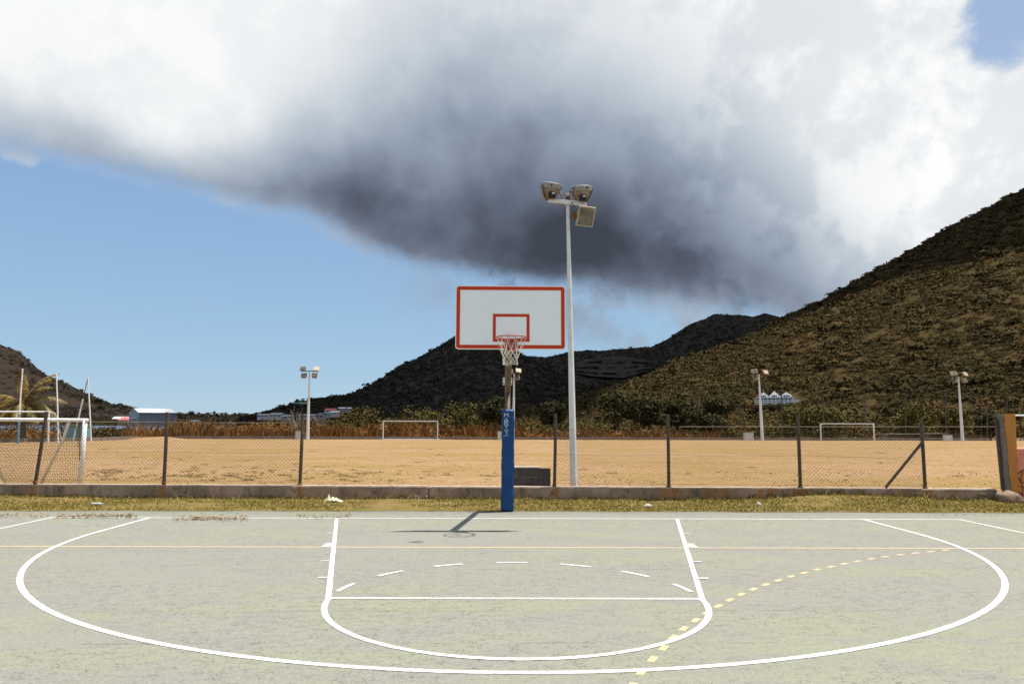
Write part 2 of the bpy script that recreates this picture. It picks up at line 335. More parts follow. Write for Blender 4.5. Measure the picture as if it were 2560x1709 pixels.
class MB:
    def __init__(s, origin=(0, 0, 0)): s.v = []; s.f = []; s.o = Vector(origin)
    def add(s, vs, fs):
        n = len(s.v); s.v += [Vector(v)-s.o for v in vs]; s.f += [tuple(i+n for i in f) for f in fs]; return s
    def box(s, c, d, rot=None):
        c = Vector(c); h = [x/2 for x in d]
        vs = [Vector((x*h[0], y*h[1], z*h[2])) for z in (-1, 1) for y in (-1, 1) for x in (-1, 1)]
        if rot is not None: vs = [rot @ v for v in vs]
        return s.add([c+v for v in vs], [(0, 2, 3, 1), (4, 5, 7, 6), (0, 1, 5, 4), (2, 6, 7, 3), (0, 4, 6, 2), (1, 3, 7, 5)])
    def hexa(s, bottom, top):                    # two loops of four points
        return s.add(list(bottom)+list(top), [(3, 2, 1, 0), (4, 5, 6, 7), (0, 1, 5, 4), (1, 2, 6, 5), (2, 3, 7, 6), (3, 0, 4, 7)])
    def tube(s, pts, r, n=6, cap=True, closed=False):
        pts = [Vector(p) for p in pts]; rs = r if isinstance(r, (list, tuple)) else [r]*len(pts); base = []; m = len(pts); ref = None
        for i, p in enumerate(pts):
            a = pts[(i-1) % m] if (closed or i > 0) else pts[i]; b = pts[(i+1) % m] if (closed or i < m-1) else pts[i]
            t = (b-a).normalized()
            if ref is None: ref = Vector((0, 0, 1)) if abs(t.z) < .9 else Vector((0, 1, 0))
            x = ref - t*ref.dot(t); x.normalize(); y = t.cross(x); ref = x
            base += [p + (x*math.cos(2*math.pi*k/n+math.pi/n)+y*math.sin(2*math.pi*k/n+math.pi/n))*rs[i] for k in range(n)]
        fs = []
        for i in range(m if closed else m-1):
            j = (i+1) % m
            fs += [(i*n+k, i*n+(k+1) % n, j*n+(k+1) % n, j*n+k) for k in range(n)]
        if cap and not closed: fs += [tuple(range(n))[::-1], tuple((m-1)*n+k for k in range(n))]
        return s.add(base, fs)
    def lathe(s, prof, M, n=24, jig=0.0):
        vs = []
        for r, z in prof:
            for k in range(n):
                a = 2*math.pi*k/n; q = r*(1+(jig if k % 2 else 0)); vs.append(M @ Vector((q*math.cos(a), q*math.sin(a), z)))
        fs = [(i*n+k, i*n+(k+1) % n, (i+1)*n+(k+1) % n, (i+1)*n+k) for i in range(len(prof)-1) for k in range(n)]
        fs += [tuple(range(n))[::-1], tuple((len(prof)-1)*n+k for k in range(n))]
        return s.add(vs, fs)
    def prism(s, outline, M, d):                 # outline in local xy, thickness d in local z
        n = len(outline); vs = [M @ Vector((x, y, 0)) for x, y in outline]+[M @ Vector((x, y, d)) for x, y in outline]
        return s.add(vs, [tuple(range(n))[::-1], tuple(range(n, 2*n))]+[(k, (k+1) % n, n+(k+1) % n, n+k) for k in range(n)])
    def build(s, name, m, parent=None, smooth=False, bevel=0.0):
        me = bpy.data.meshes.new(name); me.from_pydata([tuple(v) for v in s.v], [], s.f)
        bm = bmesh.new(); bm.from_mesh(me); bmesh.ops.recalc_face_normals(bm, faces=bm.faces)
        if bevel > 0: bmesh.ops.bevel(bm, geom=bm.edges[:], offset=bevel, segments=2, affect='EDGES', profile=.6)
        bm.to_mesh(me); bm.free()
        if smooth: me.shade_smooth()
        o = link(name, me, m, parent)
        if parent is None: o.location = s.o
        else: o.location = s.o - PO(parent)
        return o
def PO(p):
    v = Vector(p.location)
    while p.parent: p = p.parent; v = v + p.location
    return v
def sub(parent):                                  # a mesh builder in the frame of its parent
    return MB(PO(parent))
def fbm(x, y, z=0.0, o=4): return mnoise.fractal(Vector((x, y, z)), .9, 2.0, o)
def leaf_cards(centres, normals, sizes, r):       # one small bent quad per leaf or leaf clump
    n = len(centres); N = normals/np.linalg.norm(normals, axis=1, keepdims=True)
    A = r.normal(size=(n, 3)); A -= N*(A*N).sum(1, keepdims=True); A /= np.linalg.norm(A, axis=1, keepdims=True)+1e-9; B = np.cross(N, A)
    s = sizes[:, None]; asp = r.uniform(.45, .95, (n, 1))
    V = np.stack([centres-A*s-B*s*asp*.5, centres+B*s*asp*-.9+A*s*.2+N*s*.2, centres+A*s+B*s*asp*.3, centres-A*s*.1+B*s*asp+N*s*.12], 1)
    return V.reshape(-1, 3), np.arange(n*4).reshape(n, 4)

# ------------------------------------------------------------------ ground, court, verge, field
ang = np.linspace(0, 2*np.pi, 97)[:-1]
rad = [0.01, 60, 130, 300, 800, 2500, 9000]
V = []; F = []
for i, rr in enumerate(rad):
    for a in ang: V.append((rr*math.cos(a), rr*math.sin(a), -1.35))
for i in range(len(rad)-1):
    for k in range(96): F.append((i*96+k, i*96+(k+1) % 96, (i+1)*96+(k+1) % 96, (i+1)*96+k))
tag(link('ground', npmesh('ground', V, F), M_ground), kind='structure')

def zf(Y): return -0.39*min(1.0, max(0.0, (Y-3.0)/72.0))
def court_edge(x): return 1.06 - .0009*(x*x)*.9 - .014*x + .03*math.sin(x*2.3) + .02*math.sin(x*5.1+1)
xs = np.linspace(-26, 26, 261)
V = []; F = []
ys = [-45, -30, -20, -10, -4, 0]
for x in xs:
    for y in ys: V.append((x, y, 0))
    V.append((x, max(.45, court_edge(x)), 0)); V.append((x, max(.45, court_edge(x)), -.15))
k = len(ys)+2
for i in range(len(xs)-1):
    for j in range(k-1): F.append((i*k+j, (i+1)*k+j, (i+1)*k+j+1, i*k+j+1))
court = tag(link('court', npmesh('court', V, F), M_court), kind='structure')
tag(court, 'pale green worn outdoor basketball court')

def wall_y(x): return 2.93 - .0155*x             # front face of the low wall
def verge_h(x, y):
    t = min(1, max(0, (y-court_edge(x))/.5))
    m = .13*math.exp(-((x-7.3)/1.5)**2)*math.exp(-((y-2.6)/.8)**2) + .05*math.exp(-((x+11)/2.5)**2)*min(1, max(0, (y-1.6)/1.3))
    return .004+t*(.02 + .03*fbm(x*.7, y*.7) + .015*fbm(x*2.5, y*2.5, 3)) + m
vx = np.linspace(-27, 27, 361); V = []; F = []; ny = 20
for x in vx:
    y0 = court_edge(x)-.03+.02*fbm(x*3, .3); y1 = 3.4
    for j in range(ny): y = y0+(y1-y0)*j/(ny-1); V.append((x, y, verge_h(x, y)))
for i in range(len(vx)-1):
    for j in range(ny-1): F.append((i*ny+j, (i+1)*ny+j, (i+1)*ny+j+1, i*ny+j+1))
tag(link('grass_verge', npmesh('grass_verge', V, F, True), M_verge), kind='structure')

fx = np.concatenate([np.linspace(-110, -14, 40), np.linspace(-13.5, 13.5, 110), np.linspace(14, 110, 40)])
fy = np.concatenate([np.linspace(3.05, 14, 60), np.linspace(14.5, 82, 90)]); V = []; F = []
def field_h(x, y):
    h = zf(y) + .035*fbm(x*.35, y*.35)*min(1, (y-3)/3)
    e = onz(385, 1092, -.3); h += .38*math.exp(-((x-(-33.5))/2.4)**2-((y-52)/6)**2)*0
    if y > 76: h -= (y-76)**2*.03
    return h
for x in fx:
    for y in fy: V.append((x, y, field_h(x, y)))
k = len(fy)
for i in range(len(fx)-1):
    for j in range(k-1): F.append((i*k+j, (i+1)*k+j, (i+1)*k+j+1, i*k+j+1))
tag(link('field', npmesh('field', V, F, True), M_field), kind='structure')

# ------------------------------------------------------------------ painted lines (parts of the court)
CA = -.016; C0 = Vector((-.03, .0))
def rc(x, y): return (x+C0.x, y+CA*x+C0.y)
zl = [.002]
def ribbon(name, pts, w, m, base=None, raw=False):
    z = base if base is not None else zl[0]; 
    if base is None: zl[0] += .00012
    P = [Vector(p if raw else rc(*p)) for p in pts]; L = []; Rr = []
    for i, p in enumerate(P):
        a = P[max(0, i-1)]; b = P[min(len(P)-1, i+1)]; t = (b-a).normalized(); n = Vector((-t.y, t.x))*(w/2)
        j = .0015*math.sin(i*1.7+p.x*9)
        L.append((p.x+n.x+j, p.y+n.y, z)); Rr.append((p.x-n.x, p.y-n.y+j, z))
    n = len(P)
    return link(name, npmesh(name, L+Rr, [(i, n+i, n+i+1, i+1) for i in range(n-1)]), m, court)
def line(a, b, n=24): return [(a[0]+(b[0]-a[0])*i/n, a[1]+(b[1]-a[1])*i/n) for i in range(n+1)]
def arc(cx, cy, r, a0, a1, n=64): return [(cx+r*math.cos(a0+(a1-a0)*i/n), cy+r*math.sin(a0+(a1-a0)*i/n)) for i in range(n+1)]
# yellow handball lines lie under the white ones
ribbon('yellow_sideline', line((-24, -2.93), (24, -2.93), 60), .05, M_yellow_line)
YD = [(.62, -8.2), (.70, -7.96), (.79, -7.78), (.90, -7.56), (1.05, -7.28), (1.18, -7.03), (1.33, -6.78), (1.49, -6.54), (1.65, -6.31), (1.82, -6.08), (2.01, -5.84), (2.20, -5.61), (2.41, -5.38), (2.62, -5.17), (2.83, -4.97), (3.05, -4.77), (3.27, -4.59), (3.50, -4.41), (3.73, -4.25), (3.97, -4.08), (4.22, -3.91), (4.48, -3.75), (4.74, -3.61), (5.01, -3.48), (5.28, -3.36), (5.56, -3.25), (5.85, -3.13)]
acc = [0]
for a, b in zip(YD, YD[1:]): acc.append(acc[-1]+math.hypot(b[0]-a[0], b[1]-a[1]))
def along(s): return (float(np.interp(s, acc, [p[0] for p in YD])), float(np.interp(s, acc, [p[1] for p in YD])))
s = .05
while s+.15 < acc[-1]:
    ribbon('yellow_dash', [along(s), along(s+.07), along(s+.14)], .055, M_yellow_line, base=.0026, raw=True); s += .292
zl[0] = .0036
ribbon('baseline', line((-7.95, 0), (7.95, 0), 60), .05, M_white_line)
ribbon('sideline', line((-7.95, 0.025), (-7.95, -28), 30), .05, M_white_line)
ribbon('sideline', line((7.95, 0.025), (7.95, -28), 30), .05, M_white_line)
R3 = 6.25
tp = line((-R3, 0), (-R3, -1.575), 8)+arc(0, -1.575, R3, math.pi, 2*math.pi, 120)[1:]+line((R3, -1.575), (R3, 0), 8)[1:]
ribbon('three_point_line', tp, .06, M_white_line)
ribbon('key_line', line((-2.98, 0), (-1.78, -5.8)), .055, M_white_line)
ribbon('key_line', line((2.98, 0), (1.78, -5.8)), .055, M_white_line)
ribbon('free_throw_line', line((-1.8, -5.775), (1.8, -5.775)), .05, M_white_line)
ribbon('free_throw_arc', arc(0, -5.775, 1.775, math.pi, 2*math.pi, 72), .055, M_white_line)
for k in range(7):
    c = math.pi*(k+.5)/7 + .0; c = R(15)+R(150)*k/6
    ribbon('semicircle_dash', arc(0, -5.775, 1.78, c-R(6), c+R(6), 5), .05, M_white_line)
for sx in (-1, 1):
    for yy, w, l in ((-1.72, .035, .10), (-2.78, .32, .11), (-3.92, .04, .11), (-4.86, .045, .11)):
        x0 = 2.98+(yy/5.8)*1.2+.026
        ribbon('lane_mark', [(sx*x0, yy), (sx*(x0+l), yy)], w, M_white_line)

# ------------------------------------------------------------------ litter on the court edge, grass
def quads_stuff(name, pts, size, m, label, cat, flat=.3, r=rng, smin=.4):
    pts = np.asarray(pts, float); n = len(pts)
    N = r.normal(size=(n, 3)); N[:, 2] = np.abs(N[:, 2])+1/flat
    V, F = leaf_cards(pts, N, r.uniform(smin, 1, n)*size, r)
    return tag(link(name, npmesh(name, V, F), m), label, cat, kind='stuff')
M_litter = mat('dead_leaves', (.27, .17, .075), (.13, .08, .036), 6, rough=1, island=.4)
P = []
for (x0, x1, ya, yb, n) in ((0, 130, 1285, 1296, 60), (140, 345, 1284, 1301, 170), (190, 340, 1288, 1294, 120), (430, 620, 1288, 1306, 170), (480, 590, 1294, 1300, 150), (740, 880, 1282, 1299, 90), (2300, 2540, 1287, 1292, 30)):
    for _ in range(n):
        q = onz(rng.uniform(x0, x1), rng.normal((ya+yb)/2, (yb-ya)/5), 0); P.append((q.x, q.y, .022+rng.uniform(0, .01)))
quads_stuff('leaf_litter', P, .032, M_litter, 'brown dead leaves and weed scraps along the court edge', 'leaf litter', .35)

def blades(name, pts, hts, m, label, cat, wid=.006, lean=.5):
    pts = np.asarray(pts, float); n = len(pts); hts = np.asarray(hts)[:, None]
    a = rng.uniform(0, 2*np.pi, n); d = np.stack([np.cos(a), np.sin(a), 0*a], 1)*wid*rng.uniform(.6, 1.5, (n, 1))
    l = rng.normal(size=(n, 3))*lean; l[:, 2] = 1; tip = pts+l*hts
    mid = pts+(l*np.array([.35, .35, 1]))*hts*.55
    V = np.stack([pts-d, pts+d, mid+d*.8, tip, mid-d*.8], 1).reshape(-1, 3); F = np.arange(n*5).reshape(n, 5)
    return tag(link(name, npmesh(name, V, F), m), label, cat, kind='stuff')
M_blade = mat('verge_grass', (.235, .205, .045), (.37, .27, .095), .7, 6, rough=.8, island=.35, c3=(.27, .25, .055), c3s=2.5, spec=.1)
P = []; Hh = []
for _ in range(70000):
    x = rng.uniform(-12.5, 12.5); y0 = court_edge(x)-.02; y = rng.uniform(y0, wall_y(x))
    dens = fbm(x*.55, y*.9, 5)
    bare = math.exp(-((x+2.2)/1.6)**2)*(1 if y < 2.3 else .3)
    if rng.uniform() < .30-dens*.8+bare*.8: continue
    P.append((x, y, verge_h(x, y)-.005)); near = max(0, 1-(wall_y(x)-y)/.25)
    Hh.append(rng.uniform(.018, .05)*(1+1.1*near*rng.uniform()))
for _ in range(1500):                              # taller weeds against the wall
    x = rng.uniform(-12, 10); y = wall_y(x)-abs(rng.normal(0, .06)); P.append((x, y, verge_h(x, y)-.005)); Hh.append(rng.uniform(.04, .13)*(1.5 if x > 5 else 1))
blades('verge_grass', P, Hh, M_blade, 'short yellow green grass between the court and the wall', 'grass', .006, .85)
M_tuft = mat('field_tuft', (.36, .23, .09), (.26, .175, .06), .3, rough=.9, island=.35, spec=.05)
P = []; Hh = []
for _ in range(26000):
    y = 3.4+60*rng.uniform()**2.0; x = rng.uniform(-1, 1)*(y+14)*.75
    if fbm(x*.3, y*.3, 9) < rng.uniform(-.3, .35): continue
    P.append((x, y, field_h(x, y)-.005)); Hh.append(rng.uniform(.015, .05))
blades('field_grass', P, Hh, M_tuft, 'sparse parched grass over the sandy field', 'grass', .012, .7)
M_weed = mat('field_weed', (.11, .088, .028), (.24, .17, .062), 3, rough=.9, island=.4)
P = []
for _ in range(150):
    px = rng.choice([rng.uniform(220, 900), rng.uniform(900, 1245), rng.uniform(1290, 2500)], p=[.6, .28, .12]); py = rng.normal(1186, 9) if rng.uniform() < .75 else rng.uniform(1112, 1200)
    q = onz(px, py, -.05); w = rng.uniform(.06, .28)*(1 if py > 1150 else 1.6)
    for _ in range(int(60*w/.2)):
        P.append((q.x+rng.normal(0, w*.5), q.y+rng.normal(0, w*.4), field_h(q.x, max(3.4, q.y))+abs(rng.normal(0, .02))))
P = [p for p in P if p[1] > 3.4]
quads_stuff('field_weeds', P, .028, M_weed, 'low dark weed clumps dotting the near side of the field', 'weeds', .8)

# ------------------------------------------------------------------ low wall with two cast lengths
posts_px = [((88, 1205), (117, 1028)), ((410, 1208), (418, 1030)), ((750, 1211), (757, 1032)), ((1386, 1214), (1389, 1033)), ((1672, 1216), (1669, 1035)), ((2001, 1218), (1994, 1037)), ((2313, 1219), (2302, 1043))]
def wy(x): return wall_y(x)+.10
def post_ends(i):
    (bx, by), (tx, ty) = posts_px[i]; Y = wy((bx-1280)/1799*15.9)
    return at(bx, by, Y), at(tx, ty, Y)
rx = [(post_ends(i)[0].x, .13) for i in range(7)]+[(3.6, .5), (4.6, .5), (5.6, .5), (6.4, .5), (8.6, .2)]
M_wall = wall_material(rx)
wall = empty('low_wall', (0, 2.95, 0), 'low stained concrete wall running between the grass verge and the dry field', 'wall')
def wall_seg(x0, x1, name, h0, h1, m=M_wall):
    b = sub(wall); n = max(2, int((x1-x0)/.12)); vs = []; 
    for i in range(n+1):
        x = x0+(x1-x0)*i/n; t = i/n; h = h0+(h1-h0)*t+.006*fbm(x*1.7, 0)+.004*fbm(x*6, 2)
        y = wall_y(x); e = .006*fbm(x*3, 5)
        vs += [(x, y+e*2, -.2), (x, y+e, h*.55), (x, y+.004+e*.5, h-.012), (x, y+.016, h), (x, y+.19, h+.004*fbm(x*4, 8)), (x, y+.2, -.4)]
    fs = [(i*6+j, (i+1)*6+j, (i+1)*6+j+1, i*6+j+1) for i in range(n) for j in range(5)]+[tuple(range(6)), tuple(n*6+j for j in range(6))[::-1]]
    b.add(vs, fs); return b.build(name, m, wall, smooth=False)
xj = at(1072, 1230, 2.95).x
wall_seg(-27, xj-.035, 'wall_length', .325, .292); wall_seg(xj+.02, 10.62, 'wall_length', .285, .258)
M_walltop = mat('pale_wall_top', (.42, .34, .27), (.32, .25, .195), 3, 7, rough=.95, bump=.4, c3=(.22, .15, .10))  # thin top layer, paler than the wall face
for xa, xb, ha, hb in ((-27, xj-.04, .325, .292), (xj+.025, 10.60, .285, .258)):
    b = sub(wall); n = int((xb-xa)/.15); vs = []
    for i in range(n+1):
        x = xa+(xb-xa)*i/n; t = i/n; h = ha+(hb-ha)*t+.006*fbm(x*1.7, 0)+.004*fbm(x*6, 2); y = wall_y(x); f0 = .006+.010*abs(fbm(x*4, 3))
        vs += [(x, y+f0, h-.005), (x, y+f0+.008, h+.014), (x, y+.195, h+.016), (x, y+.205, h-.01)]
    b.add(vs, [(i*4+j, (i+1)*4+j, (i+1)*4+j+1, i*4+j+1) for i in range(n) for j in range(3)]+[(0, 1, 2, 3), tuple(n*4+j for j in (3, 2, 1, 0))]); b.build('wall_top', M_walltop, wall)
b = sub(wall); b.box((xj-.008, wall_y(xj)+.11, .12), (.055, .14, .30)); b.build('joint_filler', M_mortar, wall)
# broken end: pale block and chunks
b = sub(wall); q = at(2465, 1243, wall_y(9.4)-.03); b.box((q.x, q.y+.09, q.z), (.33, .2, .17)); ob = b.build('loose_block', M_rock, wall, bevel=.012)

# ------------------------------------------------------------------ chain-link fence
def chain_mesh(fn, W, Hh, cell, parent, r=.0030):
    cx = cell; cz = cell*.95; nx = int(W/cx); nz = int(Hh/(cz/2)); V = []; F = []
    d = np.array([[r, 0], [-r*.5, r*.87], [-r*.5, -r*.87]])
    for i in range(nx*2):                          # zigzag wires
        ph = i % 2; x0 = (i//2)*cx
        for j in range(nz+1):
            x = x0 + (cx if ph else 0) + ((cx/2) if (j % 2) else 0)*(1 if not ph else -1)
            p = fn(min(x, W), Hh*j/nz, j); n = len(V)
            for a, c in d: V.append((p[0]+a, p[1]+c, p[2]))
            if j: 
                for q in range(3): F.append((n-3+q, n-3+(q+1) % 3, n+(q+1) % 3, n+q))
    return V, F
def make_fence(idx, label, sag_end=None):
    e = [post_ends(i) for i in idx]
    root = empty('chain_link_fence', (e[0][0].x, e[0][0].y, .28), label, 'fence')
    for bpt, tpt in e:
        b = sub(root); b.tube([bpt+Vector((0, 0, -.06)), bpt.lerp(tpt, .5)+Vector((.004, 0, 0)), tpt], .037, 8); o = b.build('post', M_rustpost, root)
        b = sub(root); b.tube([bpt+Vector((0, 0, .0)), bpt+Vector((0, 0, .035))], [.06, .045], 8); b.build('post_foot', M_rust, root)
    for k in range(len(e)-1 if idx[0] else len(e)):
        if idx[0] == 0 and k == len(e)-1:
            A0, A1 = e[0][0]+Vector((-6, .1, 0)), e[0][1]+Vector((-6, .1, 0)); B0, B1 = e[0]
        else: (A0, A1), (B0, B1) = e[k], e[k+1]
        W = (B0-A0).length; last = (k == len(e)-2 and idx[-1] == 6)
        hh = 1.24
        def fn(x, z, j):
            t = x/W; p0 = A0.lerp(B0, t); p1 = A1.lerp(B1, t); up = (p1-p0).normalized()
            sag = 0
            if z > .2:
                sag = -.05*math.sin(math.pi*t)*(z/hh)
                if last: sag -= .22*max(0, (t-.45)/.55)**1.5*(z/hh)*(1+.15*math.sin(x*9))
            q = p0+up*(z+.01+sag); w = .012*fbm(x*1.1, z*1.3, k)
            if last: w += .05*max(0, t-.5)*fbm(x*3, z*3, 3); 
            return (q.x+(w if last else w*.6), q.y-.045+w, q.z)
        V, F = chain_mesh(fn, W, hh, .084, root)
        V = np.array(V)-np.array(root.location)
        link('wire_mesh', npmesh('wire_mesh', V, F), M_wire, root)
        b = sub(root)                               # tension wires
        for zz in (.05, hh*.55, hh):
            b.tube([fn(W*i/16, zz, 0) for i in range(17)], .0024, 3)
        b.build('tension_wire', M_wire, root)
    return root, e
make_fence([0, 1, 2], 'chain link fence with three rusty posts, in front of the white netted goal')
fr, e = make_fence([3, 4, 5, 6], 'chain link fence with four rusty posts and a diagonal brace, near the floodlight')
b = sub(fr); b.tube([at(2214, 1218, e[3][0].y-.03), e[3][0].lerp(e[3][1], .66)+Vector((0, -.03, 0))], .03, 8); b.build('brace', M_rustpost, fr)

# ------------------------------------------------------------------ basketball hoop
hp = onz(1269, 1277, 0); PX = hp.x; PY = 1.08
hoop = empty('basketball_hoop', (PX, PY, 0), 'basketball hoop with white red-bordered backboard on a blue padded post', 'basketball hoop')
ztop = at(1269, 1023, PY-.12).z
BY = -1.2; bc = at(1276.5, 793, BY); bc_x = bc.x; BW, BH = 1.80, 1.05; bz0 = at(1276, 873, BY).z; bz1 = bz0+BH
b = sub(hoop); b.tube([(PX, PY, -.2), (PX-.004, PY, 1.0), (PX-.008, PY, 2.30)], .052, 12); post = b.build('post', M_pole, hoop, smooth=True)
b = sub(hoop); b.tube([(PX-.008, PY-.02, 2.26), (PX-.006, PY-.55, 2.52), (bc_x-.03, BY+.22, bz0+.42), (bc_x-.03, BY+.06, bz0+.46)], [.056, .06, .062, .062], 10); b.build('arm', M_pole, hoop, smooth=True)
# bolted joint plate behind the post
q = at(1269, 952, PY-.07)
b = sub(hoop); b.box((q.x, PY+.064, q.z), (.185, .012, .145)); pl = b.build('joint_plate', M_goal, hoop, bevel=.003)
for sx in (-1, 1):
    for sz in (-1, 1):
        b = sub(pl); b.tube([(q.x+sx*.075, PY+.066, q.z+sz*.045), (q.x+sx*.075, PY+.040, q.z+sz*.045)], .010, 6); b.build('bolt', M_black, pl)
b = sub(hoop); b.box((q.x, PY-.062, q.z+.012), (.055, .02, .07)); b.build('clamp', M_lampframe, hoop, bevel=.003)
# pad
def pad_material():
    m = mat('blue_vinyl', (.0025, .040, .150), (.004, .052, .180), 2.5, rough=.5, spec=.3)
    t = m.node_tree; bs = t.nodes['Principled BSDF']; co = t.nodes.new('ShaderNodeTexCoord'); mp = t.nodes.new('ShaderNodeMapping')
    mp.inputs['Scale'].default_value = (2.5, 2.5, 7); mp.inputs['Rotation'].default_value = (0, .35, 0); t.links.new(co.outputs['Object'], mp.inputs[0])
    n = t.nodes.new('ShaderNodeTexNoise'); n.inputs['Scale'].default_value = 1.2; n.inputs['Detail'].default_value = 2; n.inputs['Distortion'].default_value = .6; t.links.new(mp.outputs[0], n.inputs[0])
    bp = t.nodes.new('ShaderNodeBump'); bp.inputs['Strength'].default_value = .6; bp.inputs['Distance'].default_value = .05; t.links.new(n.outputs[0], bp.inputs['Height']); t.links.new(bp.outputs[0], bs.inputs['Normal'])
    return m
M_pad = pad_material()
nz_ = 44; nr = 40; vs = []; fs = []
for i in range(nz_+1):
    z = .012+(ztop-.012)*i/nz_; hw = .122+.003*math.sin(z*9)+.0025*math.sin(z*23+1)
    if i in (0, nz_): hw -= .008
    for k in range(nr):
        a = 2*math.pi*k/nr; c, s_ = math.cos(a), math.sin(a); p = 7.0
        rr = hw/((abs(c)**p+abs(s_)**p)**(1/p)); wr = .003*fbm(c*2, s_*2, z*7)*(1 if z < 1.5 else .3)
        vs.append((PX+rr*c*(1+wr)+.012*(z/ztop)-.006, PY+rr*s_+wr, z))
for i in range(nz_):
    for k in range(nr): fs.append((i*nr+k, i*nr+(k+1) % nr, (i+1)*nr+(k+1) % nr, (i+1)*nr+k))
fs += [tuple(range(nr))[::-1], tuple(nz_*nr+k for k in range(nr))]
b = sub(hoop); b.add(vs, fs); pad = b.build('post_pad', M_pad, hoop, smooth=True)
# lettering: strokes on a 0..1 grid, one part per letter
LT = {'M': [[(0, 0), (0, 1), (.5, .42), (1, 1), (1, 0)]], 'A': [[(0, 0), (.5, 1), (1, 0)], [(.12, .02), (.88, .02)]], 'R': [[(0, 0), (0, 1), (.8, 1), (.95, .72), (.8, .45), (.1, .45)], [(.45, .45), (1, 0)]], 'T': [[(.5, 0), (.5, 1)], [(0, 1), (1, 1)]], 'Y': [[(.5, 0), (.5, .5), (0, 1)], [(.5, .5), (1, 1)]]}
FYp = PY-.122-.006
def stroke(b, pts, w, y):
    for (a, c) in zip(pts, pts[1:]):
        a = Vector(a); c = Vector(c); d = (c-a); L = d.length; d.normalize(); n = Vector((-d.y, d.x))*(w/2); a2 = a-d*w*.35; c2 = c+d*w*.35
        b.add([(p.x, y, p.y) for p in (a2+n, a2-n, c2-n, c2+n)]+[(p.x, y+.003, p.y) for p in (a2+n, a2-n, c2-n, c2+n)], [(0, 1, 2, 3), (7, 6, 5, 4), (0, 4, 5, 1), (1, 5, 6, 2), (2, 6, 7, 3), (3, 7, 4, 0)])
M_print = mat('white_print', (.55, .62, .66))
for ch, ya, yb in (('M', 1032, 1041.5), ('A', 1044.5, 1052), ('R', 1053, 1061), ('T', 1063, 1072), ('Y', 1074, 1083.5)):
    p0 = at(1261.2, yb, FYp); p1 = at(1270.4, ya, FYp); b = sub(pad)
    for i, st in enumerate(LT[ch]):
        stroke(b, [(p0.x+u*(p1.x-p0.x), p0.z+v*(p1.z-p0.z)) for u, v in st], .0115, FYp-.0015*i)
    b.build('letter', M_print, pad)
b = sub(pad); g = [at(x, y, FYp) for x, y in ((1258.5, 1090), (1262, 1088.5), (1266, 1087.5), (1271, 1089))]; stroke(b, [(p.x, p.z) for p in g], .006, FYp)
g = [at(x, y, FYp) for x, y in ((1264.5, 1088), (1267.5, 1085), (1270.5, 1084))]; stroke(b, [(p.x, p.z) for p in g], .005, FYp-.0015); b.build('emblem', M_print, pad)
# backboard
def rrect(x0, z0, x1, z1, r, n=6):
    P = []
    for cx, cz, a0 in ((x1-r, z1-r, 0), (x0+r, z1-r, 90), (x0+r, z0+r, 180), (x1-r, z0+r, 270)):
        P += [(cx+r*math.cos(R(a0+90*i/n)), cz+r*math.sin(R(a0+90*i/n))) for i in range(n+1)]
    return P
x0, x1 = bc_x-BW/2, bc_x+BW/2
FM = Matrix(((1, 0, 0, 0), (0, 0, -1, BY), (0, 1, 0, 0), (0, 0, 0, 1)))      # local xy -> world xz, thickness towards the camera
def XZ(y): return Matrix(((1, 0, 0, 0), (0, 0, -1, y), (0, 1, 0, 0), (0, 0, 0, 1)))
b = sub(hoop); b.prism(rrect(x0, bz0, x1, bz1, .05), XZ(BY+.03), .03); board = b.build('backboard', M_board, hoop)
def ring(b, o, i, y):
    n = len(o); b.add([(p[0], y, p[1]) for p in o]+[(p[0], y, p[1]) for p in i], [(k, (k+1) % n, n+(k+1) % n, n+k) for k in range(n)])
b = sub(board); ring(b, rrect(x0, bz0, x1, bz1, .05), rrect(x0+.013, bz0+.013, x1-.013, bz1-.013, .042), BY-.003); b.build('edge_trim', M_trim, board)
b = sub(board); ring(b, rrect(x0+.013, bz0+.013, x1-.013, bz1-.013, .042), rrect(x0+.072, bz0+.072, x1-.072, bz1-.072, .002), BY-.004); b.build('red_border', M_red, board)
b = sub(board); ring(b, rrect(x0+.072, bz0+.072, x1-.072, bz1-.072, .002), rrect(x0+.082, bz0+.082, x1-.082, bz1-.082, .002), BY-.003); b.build('inner_trim', M_trim, board)
tz0 = at(1278, 854, BY).z; tz1 = at(1278, 784.5, BY).z; tx = at(1278, 820, BY).x
b = sub(board); ring(b, rrect(tx-.300, tz0, tx+.300, tz1, .002), rrect(tx-.252, tz0+.048, tx+.252, tz1-.048, .002), BY-.004); b.build('target_square', M_red, board)
b = sub(board)
for za in (bz0+.12, bz0+.55, bz0+.93): b.box((bc_x, BY+.055, za), (1.5, .03, .04))
for xa in (-.5, 0, .5): b.box((bc_x+xa, BY+.082, bz0+.52), (.04, .02, .85))
b.build('back_frame', M_rustpost, board)
